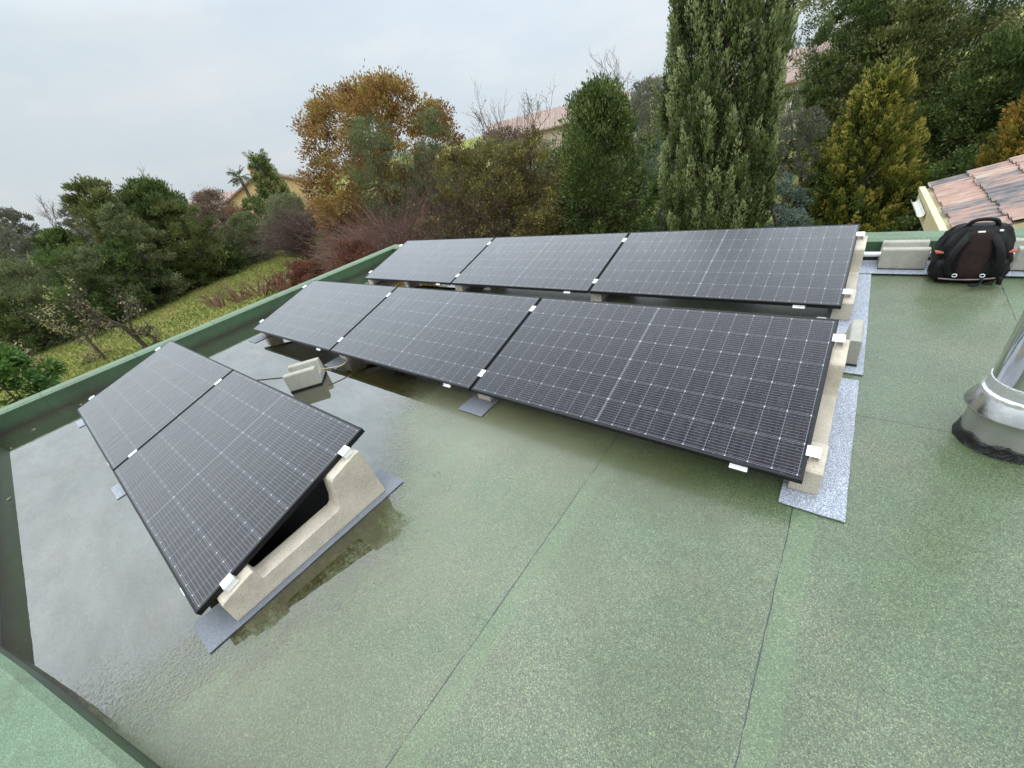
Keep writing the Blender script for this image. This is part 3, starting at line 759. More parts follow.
def grow(rng, p, d, L, r, depth, segs, spread=.6, upb=.15, kids=(2, 4), shrink=.72, wig=.18):
    n_ = 3; pts = [p]; dd = d
    for i in range(n_):
        dd = unit(dd + rng.normal(size=3)*wig + np.array([0, 0, upb])); q = pts[-1]+dd*L/n_
        ra = r*(1-.35*i/n_); rb = r*(1-.35*(i+1)/n_); segs.append((pts[-1], q, ra, rb)); pts.append(q)
    if depth <= 0: return
    for k in range(rng.integers(kids[0], kids[1]+1)):
        t = rng.integers(1, n_+1) if k else n_
        nd = unit(dd + rng.normal(size=3)*spread); grow(rng, pts[t], nd, L*shrink*rng.uniform(.75, 1.2), r*.62, depth-1, segs, spread, upb, kids, shrink, wig)
def seg_mesh(name, segs, mat, parent, k=4):
    V, F = prisms([s[0] for s in segs], [s[1] for s in segs], [s[2] for s in segs], [s[3] for s in segs], k)
    return np_mesh(name, V, 4, mat, parent, idx=F)

def env(shape, t):
    """relative radius of a crown at relative height t (0 foot, 1 tip)"""
    t = np.clip(t, 0, 1)
    if shape == 'round': return np.sqrt(np.clip(1-((t-.48)/.52)**2, 0, 1))
    if shape == 'cone': return np.where(t < .12, .8+t*1.6, np.clip((1-t)/.88, 0, 1)**.75)
    if shape == 'mound': return np.sqrt(np.clip(1-t**2.2, 0, 1))
    if shape == 'column': return np.where(t < .2, .80+t, np.clip(1-((t-.2)/.8)**2.3, 0, 1)**.6)
    if shape == 'wall': return np.clip(1-t**5, 0, 1)**.5
def crown(parent, mat, rx, ry, zb, zt, seed, nclump=120, nleaf=110, leaf=(.10, .05), rc=.20, shape='round', outb=.7, upb=.3, droop=0., name='crown', rag=.18, hue=.30, fill=.25):
    rng = np.random.default_rng(seed)
    t = rng.uniform(.02, .98, nclump); ang = rng.uniform(0, 2*np.pi, nclump)
    if shape in ('cone',): t = 1-np.sqrt(1-t*.985)
    rad = np.where(rng.random(nclump) < fill, rng.uniform(.1, .7, nclump), rng.uniform(.72, 1.0, nclump))
    lob = 1 + rag*1.3*np.sin(3*ang+seed)*np.sin(5*t*2+seed*1.3) + rag*.6*np.sin(7*ang+seed*2.1+t*9) + rng.normal(size=nclump)*rag*.6
    e = env(shape, t)*rad*lob
    H = zt-zb
    Cc = np.stack([np.cos(ang)*e*rx, np.sin(ang)*e*ry, zb + t*H], 1)
    scale = min(rx, H/2)
    cr = rc*scale*rng.uniform(.6, 1.35, nclump)
    ci = np.repeat(np.arange(nclump), nleaf)
    g_ = rng.normal(size=(len(ci), 3)); g_ = unit(g_)*(rng.random(len(ci))**.45)[:, None]
    P = Cc[ci] + g_*cr[ci][:, None]*np.array([1, 1, .8])
    cen = np.array([0, 0, zb+H*.45]); outd = unit(Cc-cen)[ci]
    D = unit(g_*.6 + outd*outb + rng.normal(size=P.shape)*.45 + np.array([0, 0, upb-droop]))
    stray = rng.random(len(P)) < (.05 if mat is not LM['oak'] else .012); P[stray] += D[stray]*(rng.random((int(stray.sum()), 1))*.35*scale*.5)
    V = leaves(P, D, leaf[0], leaf[1], rng)
    hv = rng.normal(size=nclump)*hue*.5 + .5
    var = np.clip(hv[ci] + rng.normal(size=len(ci))*.16, 0, 1)
    return np_mesh(name, V, 4, mat, parent, var), Cc
def limbs(parent, mat, Cc, base, r, seed, frac=.35, fork=.3, name='trunk'):
    """trunk plus limbs reaching towards clump centres"""
    rng = np.random.default_rng(seed); segs = []; base = np.array(base, float)
    top = np.array([Cc[:, 0].mean(), Cc[:, 1].mean(), base[2] + (Cc[:, 2].max()-base[2])*.8])
    fk = base + (top-base)*fork
    pts = [base + (top-base)*t + np.array([math.sin(t*5+seed)*r*1.3, math.cos(t*4+seed)*r*1.3, 0])*(t > 0) for t in np.linspace(0, 1, 9)]
    for i in range(8): segs.append((pts[i], pts[i+1], r*(1-.85*i/8)*(1.35 if i == 0 else 1), r*(1-.85*(i+1)/8)))
    for c in Cc[rng.random(len(Cc)) < frac]:
        t = np.clip(rng.uniform(fork, .75) if c[2] > fk[2] else fork*.9, 0, 1); j = int(t*8); s = pts[j]; rr = r*(1-.85*j/8)*.5
        a = s + (c-s)*.35 + np.array([0, 0, .06*np.linalg.norm(c-s)]); b = s+(c-s)*.7 + rng.normal(size=3)*.05
        segs += [(s, a, rr, rr*.65), (a, b, rr*.65, rr*.4), (b, c, rr*.4, rr*.12)]
        for _ in range(3):
            e_ = b + (c-b)*rng.uniform(.2, 1) + rng.normal(size=3)*.18*np.linalg.norm(c-s); segs.append((b, e_, rr*.3, rr*.08))
    return seg_mesh(name, segs, mat, parent, 6)

G = lambda *s: list(s)
LM = {
 'dark_green': leafmat('dark_evergreen_leaves', [(0, (.024, .040, .011)), (.4, (.070, .105, .026)), (.75, (.150, .190, .052)), (1, (.36, .38, .15))]),
 'holm': leafmat('holm_leaves', [(0, (.032, .044, .012)), (.4, (.10, .125, .034)), (.75, (.19, .20, .062)), (1, (.40, .38, .17))]),
 'olive': leafmat('grey_green_leaves', [(0, (.045, .058, .022)), (.4, (.115, .140, .055)), (.75, (.20, .22, .10)), (1, (.36, .37, .21))]),
 'mid': leafmat('mid_green_leaves', [(0, (.026, .050, .012)), (.4, (.070, .110, .030)), (.75, (.125, .170, .045)), (1, (.24, .29, .09))]),
 'glossy': leafmat('glossy_leaves', [(0, (0.027, 0.068, 0.016)), (.5, (0.068, 0.149, 0.034)), (1, (0.176, 0.270, 0.068))], rough=.35),
 'oak': leafmat('rusty_oak_leaves', [(0, (.090, .048, .018)), (.35, (.22, .110, .034)), (.6, (.32, .180, .050)), (.8, (.36, .27, .07)), (1, (.24, .25, .075))], .35),
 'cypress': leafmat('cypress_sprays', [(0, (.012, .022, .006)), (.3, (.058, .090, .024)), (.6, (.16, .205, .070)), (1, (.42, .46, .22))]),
 'gold': leafmat('golden_sprays', [(0, (.035, .052, .012)), (.35, (.10, .13, .026)), (.7, (.22, .225, .040)), (1, (.46, .39, .09))]),
 'orange': leafmat('orange_leaves', [(0, (.07, .07, .015)), (.45, (.20, .17, .030)), (.8, (.36, .24, .04)), (1, (.46, .26, .06))]),
 'mixed': leafmat('mixed_autumn_leaves', [(0, (.045, .034, .015)), (.3, (.14, .085, .040)), (.55, (.12, .135, .040)), (.8, (.25, .20, .065)), (1, (.50, .45, .12))]),
 'brown': leafmat('brown_leaves', [(0, (.06, .04, .03)), (.5, (.145, .095, .065)), (1, (.28, .20, .14))]),
 'red': leafmat('red_brown_leaves', [(0, (0.077, 0.033, 0.024)), (.5, (0.165, 0.061, 0.039)), (1, (0.264, 0.121, 0.066))]),
 'yellow': leafmat('yellow_leaves', [(0, (.14, .14, .06)), (.5, (.32, .29, .12)), (1, (.50, .46, .25))], .4),
 'blue': leafmat('blue_cedar_needles', [(0, (0.047, 0.074, 0.054)), (.5, (0.108, 0.149, 0.121)), (1, (0.243, 0.311, 0.257))]),
 'far': leafmat('far_leaves', [(0, (0.075, 0.083, 0.053)), (.5, (0.128, 0.128, 0.090)), (1, (0.195, 0.180, 0.135))]),
 'palegreen': leafmat('pale_bramble_leaves', [(0, (.05, .065, .028)), (.4, (.125, .15, .06)), (.75, (.21, .235, .11)), (1, (.38, .38, .22))]),
}
def plant(name, label, cat, x, y, mat, rx, ry, zb, zt, seed, group=None, bark='bark', tr=.12, trunk_part=True, part='crown', **kw):
    """zb, zt are absolute heights of the foliage"""
    g0 = gz(x, y); r = empty(name, label, cat, (x, y, g0), group=group)
    _, Cc = crown(r, LM[mat], rx, ry, zb-g0, zt-g0, seed, name=part, **kw)
    if trunk_part: limbs(r, M[bark], Cc, (0, 0, -.2), tr, seed, name='trunk')
    return r
TG = 'garden trees and bushes beyond the roof'
# -- left side, beyond the lawn
plant('evergreen_tree', 'tall dark green tree at the left skyline, the left one of the close pair', 'tree', -35.6, 5.6, 'holm', 1.5, 1.6, -2.9, 4.2, 11, TG, nclump=230, nleaf=150, leaf=(.20, .07), rc=.25, rag=.25, upb=.6)
plant('evergreen_tree', 'broad dark green tree at the left skyline, the right one of the close pair', 'tree', -36.4, 8.2, 'dark_green', 1.8, 1.8, -2.9, 3.8, 12, TG, nclump=260, nleaf=150, leaf=(.20, .07), rc=.24, rag=.22, upb=.6)
plant('round_bush', 'round dark bush below the left skyline, left of the tall evergreen pair', 'bush', -37.5, 3.0, 'dark_green', 1.5, 1.4, -2.8, 2.2, 13, TG, nclump=120, nleaf=130, leaf=(.18, .08))
plant('garden_bush', 'mid green bush in front of the tall evergreen pair', 'bush', -32.6, 5.6, 'olive', 1.15, 1.2, -2.8, 2.7, 14, TG, nclump=120, nleaf=130, leaf=(.13, .05), upb=.5)
plant('garden_bush', 'leafy green bush low in front of the evergreen pair, behind the fruit tree', 'bush', -32.4, 4.6, 'mid', 1.3, 1.4, -3., 1.0, 15, TG, nclump=120, nleaf=120, leaf=(.14, .07))
plant('olive_bush', 'rounded olive brown bush on the right of the evergreen pair', 'bush', -34.6, 8.6, 'holm', 1.9, 1.7, -2.9, 2.2, 16, TG, nclump=190, nleaf=140, leaf=(.14, .05), upb=.4)
plant('garden_bush', 'low dark bush at the edge of the lawn beneath the olive brown bush', 'bush', -34.0, 7.4, 'dark_green', 1.2, 1.2, -3., -.9, 17, TG, nclump=90, nleaf=120, leaf=(.13, .06))
plant('garden_bush', 'dense green bush at the far end of the lawn', 'bush', -34.6, 9.6, 'mid', 1.4, 1.3, -3., -.6, 18, TG, nclump=110, nleaf=120, leaf=(.14, .06))
plant('garden_bush', 'grey green bush behind the far end of the lawn, left of the purple brown shrub', 'bush', -35.0, 12.3, 'olive', 1.6, 1.4, -3., .6, 19, TG, nclump=110, nleaf=130, leaf=(.13, .05))
for i, (x, y, rx, zt, mt, lb) in enumerate([(-34.5, -2.6, 2.0, 1.6, 'olive', 'sprawling grey green juniper at the far left edge'), (-33.4, .4, 1.8, 1.2, 'palegreen', 'sprawling pale juniper between the left edge and the fruit tree'),
        (-32.4, 2.9, 1.6, 1.0, 'palegreen', 'sprawling pale juniper right behind the fruit tree'), (-33.0, -1.2, 1.3, -.2, 'dark_green', 'dark low bush behind the yellow leaved shrub at the left'),
        (-31.8, 1.6, 1.2, -.5, 'mid', 'low green bramble just behind the fruit tree'), (-35.0, -.5, 2.2, 2.0, 'olive', 'grey bush behind the juniper at the left edge'), (-33, 2.2, 1.5, 1.4, 'mid', 'yellowish green bush under the round dark bush')]):
    plant('juniper_bush' if i < 3 else 'garden_bush', lb, 'bush', x, y, mt, rx, rx*.9, -3., zt, 30+i, TG, nclump=130, nleaf=120, leaf=(.13, .045), shape='mound', outb=1.0, rag=.4)
# broadleaf bush close to the parapet
plant('broadleaf_bush', 'glossy dark green broadleaf bush just over the left parapet', 'bush', -15.3, -1.55, 'glossy', .72, .8, -2.3, .30, 41, TG, nclump=110, nleaf=70, leaf=(.17, .06), droop=.5, rc=.28, tr=.05)
# -- fruit trees
def bare(name, label, cat, x, y, zt, spread, seed, mat='bark_grey', depth=4, r=.10, leafm=None, nl=0, leafsize=.08, stems=1, kids=(2, 4), upb=.15, wig=.18, lean=.5, group=TG, first=.38):
    g0 = gz(x, y); rr = empty(name, label, cat, (x, y, g0), group=group); rng = np.random.default_rng(seed); segs = []
    H = zt-g0
    for k in range(stems):
        p = np.array([rng.normal()*.05*stems**.5, rng.normal()*.05*stems**.5, -.1]); d = unit(np.array([rng.normal()*lean*.3*(stems > 1), rng.normal()*lean*.3*(stems > 1), 1.]))
        grow(rng, p, d, H*first, r, depth, segs, spread, upb, kids, .70, wig)
    P = np.array([s[1] for s in segs]); k_ = H/np.percentile(P[:, 2], 99.5)
    segs = [(a*np.array([1, 1, k_]), b*np.array([1, 1, k_]), ra, rb) for a, b, ra, rb in segs]
    tk = [s for s in segs if s[2] > r*.35]; tw = [s for s in segs if s[2] <= r*.35]
    seg_mesh('trunk', tk, M[mat], rr, 6); seg_mesh('branches', tw, M[mat], rr, 3)
    if leafm:
        tip = [s for s in segs if s[2] < r*.3]; idx = rng.integers(0, len(tip), nl)
        Pp = np.array([tip[i][1] for i in idx]) + rng.normal(size=(nl, 3))*.05; D = unit(rng.normal(size=(nl, 3)))
        np_mesh('foliage', leaves(Pp, D, leafsize, leafsize*.6, rng), 4, LM[leafm], rr, np.clip(rng.normal(size=nl)*.25+.5, 0, 1))
    return rr
bare('fruit_tree', 'small fruit tree with a dark trunk and a few yellow leaves on the lawn', 'tree', -23.4, 2.05, .15, .75, 51, 'bark', 5, .10, 'yellow', 500, .10, kids=(3, 4), upb=.02, first=.30)
bare('fruit_tree', 'thin trunked fruit tree with scattered yellow leaves left of the dark trunked one', 'tree', -24.2, .6, -.2, .7, 52, 'bark', 5, .06, 'yellow', 800, .10, kids=(3, 4), upb=0., first=.30)
bare('fruit_tree', 'low spreading shrub with yellow leaves behind the broadleaf bush', 'tree', -21.5, -1.2, -.7, .8, 53, 'bark', 5, .06, 'yellow', 500, .09, kids=(3, 4), upb=0., first=.28)
# -- hedge and bushes towards the ochre house
plant('red_hedge', 'reddish brown hedge far behind the lawn, left of the ochre house', 'hedge', -42, 13.2, 'brown', 2.6, 2.2, -2.9, 2.4, 61, TG, nclump=150, nleaf=120, leaf=(.16, .05), shape='mound')
plant('red_hedge', 'dark red bush in front of the ochre house', 'hedge', -38.5, 13.6, 'red', 1.5, 1.4, -2.9, 1.0, 62, TG, nclump=90, nleaf=110, leaf=(.13, .05))
plant('garden_bush', 'dark green bush under the palm', 'bush', -38, 14.8, 'dark_green', 1.6, 1.6, -2.9, 1.3, 63, TG, nclump=110, nleaf=120, leaf=(.14, .06))
plant('garden_bush', 'grey green bush below the ochre house, left of the oak', 'bush', -32, 14.4, 'olive', 1.7, 1.6, -2.9, 1.1, 64, TG, nclump=120, nleaf=130, leaf=(.13, .05))
plant('garden_bush', 'brownish bush beside the olive brown bush, left of the red hedge', 'bush', -37.5, 10.8, 'brown', 1.7, 1.6, -2.9, 1.6, 65, TG, nclump=120, nleaf=120, leaf=(.14, .05))
def stemmy(name, label, x, y, rx, zt, seed, mat, nst=260, leafm=None, nl=0, r=.012, cat='bush', twigs=7, lsz=.06):
    """many arching stems from a wide foot"""
    g0 = gz(x, y); rr = empty(name, label, cat, (x, y, g0), group=TG); rng = np.random.default_rng(seed); segs = []; H = zt-g0
    for k in range(nst):
        a = rng.uniform(0, 2*math.pi); q = math.sqrt(rng.random()); p = np.array([math.cos(a)*q*rx*.45, math.sin(a)*q*rx*.45, -.05])
        d = unit(np.array([math.cos(a)*q*.9, math.sin(a)*q*.9, 1.2]) + rng.normal(size=3)*.15); L = H*rng.uniform(.75, 1.08)*(1.-.22*q*q)
        n_ = 5
        for i in range(n_):
            d2 = unit(d + rng.normal(size=3)*.10 + np.array([math.cos(a), math.sin(a), -.15])*.06*i); q2 = p+d2*L/n_
            segs.append((p, q2, r*(1-.16*i), r*(1-.16*(i+1))))
            if i:
                for _ in range(twigs//3):
                    td = unit(d2 + rng.normal(size=3)*.45); tl = L*rng.uniform(.10, .26); m2 = q2 + td*tl
                    segs.append((q2 - d2*L/n_*rng.random(), m2, r*.45, r*.2)); segs.append((m2, m2+unit(td+rng.normal(size=3)*.4)*tl*.6, r*.25, r*.12))
            p, d = q2, d2
    seg_mesh('stems', segs, M[mat], rr, 3)
    if leafm:
        idx = rng.integers(0, len(segs), nl); Pp = np.array([segs[i][1] for i in idx]) + rng.normal(size=(nl, 3))*.04
        np_mesh('foliage', leaves(Pp, unit(rng.normal(size=(nl, 3))), lsz, lsz*.5, rng), 4, LM[leafm], rr, np.clip(rng.normal(size=nl)*.25+.5, 0, 1))
    return rr
stemmy('twiggy_shrub', 'domed bare purple brown shrub at the far end of the lawn, left of the oak', -26.6, 13.2, 1.9, .9, 71, 'twig_purple', 520, 'brown', 6000, .014, twigs=9)
stemmy('twiggy_shrub', 'wide red stemmed bare bush right behind the left corner of the back row', -14.6, 9.9, 1.35, .6, 72, 'twig_red', 340, 'brown', 4500, .015, twigs=6)
stemmy('twiggy_shrub', 'lower red stemmed bush in front of the oak, left of the wide red one', -17.9, 9.6, 1.2, -.7, 73, 'twig_red', 220, 'mixed', 6000, .013, twigs=6)
stemmy('twiggy_shrub', 'mostly bare brown shrub right of the wide red stemmed bush', -12.6, 11.4, 1.2, .8, 74, 'twig_purple', 200, 'mixed', 5000, .011, twigs=9)
plant('red_ground_hedge', 'low red leaved hedge just beyond the left parapet', 'hedge', -17.5, 7.3, 'red', 2.2, 1.0, -3., -1.1, 75, TG, nclump=120, nleaf=120, leaf=(.09, .05), shape='mound', trunk_part=True, tr=.04)
plant('red_ground_hedge', 'low red brown hedge where the parapet meets the back row of panels', 'hedge', -14.2, 8.0, 'red', 1.9, .9, -3., -.5, 76, TG, nclump=120, nleaf=120, leaf=(.09, .05), shape='mound', tr=.04)
for i in range(12):   # rows of dry stalks at the near edge of the lawn
    t = i/11; x = -26.4+3.6*t + (i % 2)*.6; y = 6.0+4.6*t - (i % 2)*.5
    stemmy('dry_stalks', 'x', x, y, .6, -1.75+.12*(i % 3), 80+i, 'twig_tan', 13, None, 0, .042, cat='plant', twigs=0)
    o = [q for q in C.objects if q.name.startswith('dry_stalks') and q.type == 'EMPTY'][-1]
    o['label'] = 'clump of dry reddish stalks in the row along the near edge of the lawn'; o['group'] = 'dry stalks along the lawn'
# -- oak and its neighbours
plant('oak_tree', 'big rust orange oak on the skyline left of centre', 'tree', -19.2, 14.4, 'oak', 4.3, 4.1, -2.8, 4.9, 101, TG, nclump=520, nleaf=190, leaf=(.12, .07), rc=.13, rag=.06, tr=.30, bark='bark_dark', fill=.3, hue=.34)
plant('olive_tree', 'grey green olive tree in front of the orange oak', 'tree', -16.0, 11.6, 'olive', 1.15, 1.1, -1.2, 3.2, 102, TG, nclump=110, nleaf=150, leaf=(.10, .025), rc=.3, upb=.9, tr=.08)
plant('olive_tree', 'narrow grey green tree at the right edge of the orange oak', 'tree', -14.2, 13.4, 'olive', .95, .9, -1.5, 3.0, 103, TG, nclump=80, nleaf=130, leaf=(.10, .025), rc=.3, upb=.9, tr=.07)
plant('garden_bush', 'green olive bush at the oak foot, right of the olive tree', 'bush', -14.8, 12.4, 'olive', 1.2, 1.1, -2.0, 1.7, 104, TG, nclump=90, nleaf=120, leaf=(.09, .03), upb=.8)
bare('bare_tree', 'leafless brown tree right of the oak among the mixed bushes', 'tree', -12.8, 13.2, 2.7, .45, 105, 'twig_brown', 6, .09, 'brown', 1200, .06, kids=(2, 4))
plant('mixed_bush', 'brown and yellow green bush just left of the back row centre', 'bush', -11.9, 11.9, 'mixed', 1.3, 1.2, -3., 1.5, 106, TG, nclump=120, nleaf=110, leaf=(.09, .05), tr=.07)
plant('mixed_bush', 'mixed green and russet bush behind the centre of the back row', 'bush', -10.9, 13.0, 'mixed', 1.5, 1.3, -3., 1.5, 107, TG, nclump=140, nleaf=110, leaf=(.09, .05), tr=.08)
plant('mixed_bush', 'russet bush left of the dark evergreen tree', 'bush', -9.6, 13.6, 'mixed', 1.3, 1.2, -3., 1.5, 108, TG, nclump=120, nleaf=110, leaf=(.09, .05), tr=.07)
bare('bare_tree', 'bare twiggy tree rising over the russet bushes left of the dark evergreen', 'tree', -10.6, 14.6, 2.6, .4, 109, 'twig_brown', 6, .08, 'mixed', 900, .06, kids=(2, 4))
plant('dark_green_tree', 'dense dark green tree left of the tall cypress', 'tree', -7.2, 14.2, 'dark_green', 1.5, 1.4, -3., 2.4, 110, TG, nclump=330, nleaf=150, leaf=(.11, .05), rc=.26, rag=.12, tr=.12, upb=.6, shape='column')
plant('blue_cedar', 'small blue green cedar between the dark tree and the tall cypress', 'tree', -5.6, 15.2, 'blue', 1.3, 1.2, -3., 1.4, 111, TG, nclump=90, nleaf=110, leaf=(.10, .02), rc=.26, shape='cone', droop=.3, tr=.08)
bare('bare_tree', 'bare grey tree on the skyline just left of the tall cypress', 'tree', -10.8, 28, 4.4, .45, 112, 'bark_grey', 6, .12, kids=(2, 4))
bare('bare_tree', 'bare pale tree on the skyline in front of the pink house', 'tree', -18.3, 23.8, 4.2, .45, 113, 'bark_grey', 6, .10, kids=(2, 3))
bare('bare_tree', 'thin bare tree on the skyline between the cypress and the dark trees', 'tree', -3.2, 30, 4.0, .45, 114, 'bark_grey', 6, .10, kids=(2, 4))
bare('bare_tree', 'thin bare tree on the skyline right of the evergreen pair', 'tree', -57, 16, 6.2, .45, 115, 'bark_grey', 5, .16, kids=(2, 4))
plant('garden_tree', 'dark red brown tree behind the russet bushes near the pink house', 'tree', -15.6, 19.5, 'brown', 1.8, 1.6, -2.9, 1.8, 116, TG, nclump=110, nleaf=100, leaf=(.12, .05))
plant('garden_tree', 'dull green tree behind the bare tree left of the cypress', 'tree', -9.6, 24.5, 'far', 2.2, 2.0, -2.9, 2.2, 117, TG, nclump=130, nleaf=110, leaf=(.14, .06))
plant('garden_tree', 'olive green tree in front of the small house right of the cypress', 'tree', -3.3, 26.5, 'olive', 1.6, 1.6, -2.9, .6, 118, TG, nclump=110, nleaf=110, leaf=(.14, .05))
for i, (x, y, rx, zt, mt, lb) in enumerate([(-13.6, 15.2, 1.5, 1.5, 'holm', 'olive green bush in the hedge behind the bare brown tree'), (-11.9, 16.0, 1.5, 1.1, 'mixed', 'russet bush in the hedge under the pink house'),
    (-9.9, 16.8, 1.4, 1.1, 'dark_green', 'dark bush in the hedge left of the dark evergreen tree'), (-12.9, 17.6, 1.8, 1.3, 'olive', 'grey green hedge tree under the left end of the pink house'), (-8.4, 17.4, 1.3, 1.3, 'holm', 'olive bush in the hedge behind the dark evergreen tree'),
    (-5.9, 18.5, 1.6, 1.2, 'dark_green', 'dark bush behind the blue green cedar'), (-16.8, 15.5, 1.6, 1.7, 'mixed', 'yellow brown bush in the hedge right of the oak trunk'), (-20.5, 11.0, 1.2, -.6, 'mid', 'green bush at the left foot of the oak')]):
    plant('hedge_bush', lb, 'bush', x, y, mt, rx, rx, -3., zt, 400+i, TG, nclump=130, nleaf=110, leaf=(.10, .05), tr=.08, rag=.25)
# conifer and palm by the ochre house
def palm(x, y, zt):
    g0 = gz(x, y); rr = empty('palm_tree', 'small palm left of the ochre house', 'tree', (x, y, g0), group=TG); H = zt-g0-.5; rng = np.random.default_rng(5)
    mb = MB(); mb.tube([(0, 0, -.1), (.05, 0, H*.5), (0, .05, H)], [.24, .17, .15], 10); mb.build('trunk', M['bark'], rr, True)
    Vs = []; segs = []
    for k in range(34):
        a = rng.uniform(0, 6.28); el = rng.uniform(-.3, 1.3); d = np.array([math.cos(a)*math.cos(el), math.sin(a)*math.cos(el), math.sin(el)]); p = np.array([0, 0, H])
        for i in range(6):
            d = unit(d+np.array([0, 0, -.14])); q = p+d*.17; segs.append((p, q, .014, .012))
            if i > 1:
                pp = np.repeat((p+rng.random()*.1)[None], 8, 0) + (q-p)[None]*rng.random((8, 1)); sd_ = unit(np.cross(d, [0, 0, 1])+1e-6)
                D = unit(d[None]*.7 + sd_[None]*rng.choice([-1, 1], (8, 1))*.8 + rng.normal(size=(8, 3))*.1); Vs.append(leaves(pp, D, .30, .045, rng))
            p = q
    V = np.concatenate(Vs); np_mesh('fronds', V, 4, LM['olive'], rr, rng.random(len(V)//4)); seg_mesh('frond_ribs', segs, M['bark'], rr, 3)
palm(-46.2, 18.0, 3.5)
# -- cypress: upright plumes
def plumed(name, label, x, y, rx, zb, zt, seed, mat, npl, nlf, pl=(.55, .9), pw=.075, leaf=(.07, .028), shape='column', tiltout=.18, tr=.16, droop=0., core=True):
    g0 = gz(x, y); rr = empty(name, label, 'tree', (x, y, g0), group=TG); rng = np.random.default_rng(seed)
    zb -= g0; zt -= g0; H = zt-zb
    t = rng.random(npl)**(1.0 if shape == 'column' else 1.5); ang = rng.uniform(0, 2*np.pi, npl)
    e = env(shape, t*.97); rad = np.where(rng.random(npl) < .25, rng.uniform(.45, .8, npl), rng.uniform(.86, 1.02, npl))*e*rx*(1+.09*np.sin(5*ang+t*11)+.05*np.sin(9*ang-t*23))
    B = np.stack([np.cos(ang)*rad, np.sin(ang)*rad, zb+t*H-.25], 1)
    ax = unit(np.stack([np.cos(ang)*tiltout, np.sin(ang)*tiltout, np.ones(npl)], 1) + rng.normal(size=(npl, 3))*.07)
    L = rng.uniform(pl[0], pl[1], npl)
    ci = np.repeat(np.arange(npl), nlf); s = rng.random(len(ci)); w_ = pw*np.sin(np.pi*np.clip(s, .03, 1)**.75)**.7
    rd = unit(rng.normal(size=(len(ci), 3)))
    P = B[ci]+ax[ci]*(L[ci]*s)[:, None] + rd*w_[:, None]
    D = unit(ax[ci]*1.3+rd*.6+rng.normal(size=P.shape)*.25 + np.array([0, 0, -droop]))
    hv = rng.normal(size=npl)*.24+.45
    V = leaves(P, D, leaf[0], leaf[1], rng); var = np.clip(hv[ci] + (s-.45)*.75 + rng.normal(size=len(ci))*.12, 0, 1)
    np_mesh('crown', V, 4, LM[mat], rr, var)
    segs = [(np.array([0, 0, -.2]), np.array([0, 0, H*.5+zb]), tr, tr*.6), (np.array([0, 0, H*.5+zb]), np.array([0, 0, zt-.4]), tr*.6, .02)]
    for k in range(160):
        j = rng.integers(0, npl); segs.append((np.array([0, 0, max(.1, B[j][2]-.5)]), B[j]+ax[j]*L[j]*.6, .03, .006))
    seg_mesh('trunk', segs, M['bark'], rr, 5)
    return rr
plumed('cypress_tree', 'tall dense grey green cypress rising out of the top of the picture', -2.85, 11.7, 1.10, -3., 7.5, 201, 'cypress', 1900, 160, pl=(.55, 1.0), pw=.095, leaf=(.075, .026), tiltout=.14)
plumed('golden_conifer', 'golden tipped cone shaped conifer behind the right part of the back parapet', -.05, 15.6, 1.35, -3., .98, 202, 'gold', 900, 90, pl=(.35, .65), pw=.10, leaf=(.085, .035), shape='cone', tiltout=.5)
plumed('golden_conifer', 'orange tinted conifer at the right edge of the picture', 2.75, 13.9, 1.05, -3., 1.0, 203, 'orange', 620, 80, pl=(.3, .55), pw=.09, leaf=(.08, .035), shape='cone', tiltout=.5)
plumed('conifer', 'dark pointed conifer beside the ochre house', -46.0, 20.3, 1.5, -2.5, 4.4, 121, 'dark_green', 420, 60, pl=(.6, 1.1), pw=.24, leaf=(.2, .06), shape='cone', tiltout=.9)
# -- dark wall of trees at the right
for i, (x, y, rx, zt, mt, lb) in enumerate([
    (-1.05, 20.3, 1.2, 3.3, 'dark_green', 'slim dark tree directly right of the cypress gap'), (-.3, 22.5, 2.2, 6.5, 'holm', 'tall dark tree behind the golden conifer'),
    (2.2, 21.5, 2.2, 7.0, 'mid', 'tall green tree reaching the top edge right of the golden conifer'), (4.6, 19.5, 2.2, 6.5, 'holm', 'tall dark tree at the top right corner'),
    (2.3, 18.4, 1.5, 1.3, 'dark_green', 'shaded dark tree between the golden conifer and the orange tinted one'), (.2, 19.8, 1.6, 2.6, 'holm', 'olive dark tree just behind the tip of the golden conifer'),
    (4.0, 16.5, 1.5, 1.4, 'mid', 'green tree behind the orange tinted conifer at the right edge')]):
    plant('dark_green_tree', lb, 'tree', x, y, mt, rx, rx, -3., zt, 220+i, TG, nclump=280, nleaf=190, leaf=(.10, .042), rc=.20, shape='round' if i not in (4, 5) else 'column', rag=.2, tr=.15)
plant('grey_shrub', 'grey brown twiggy shrub between the cypress and the golden conifer', 'bush', -1.6, 15.4, 'far', .75, .8, -3., .6, 231, TG, nclump=80, nleaf=90, leaf=(.08, .03))
plant('silver_shrub', 'silvery green shrub at the right foot of the cypress', 'bush', -1.75, 14.0, 'blue', .8, .8, -3., -.9, 232, TG, nclump=70, nleaf=90, leaf=(.10, .04), droop=.3)
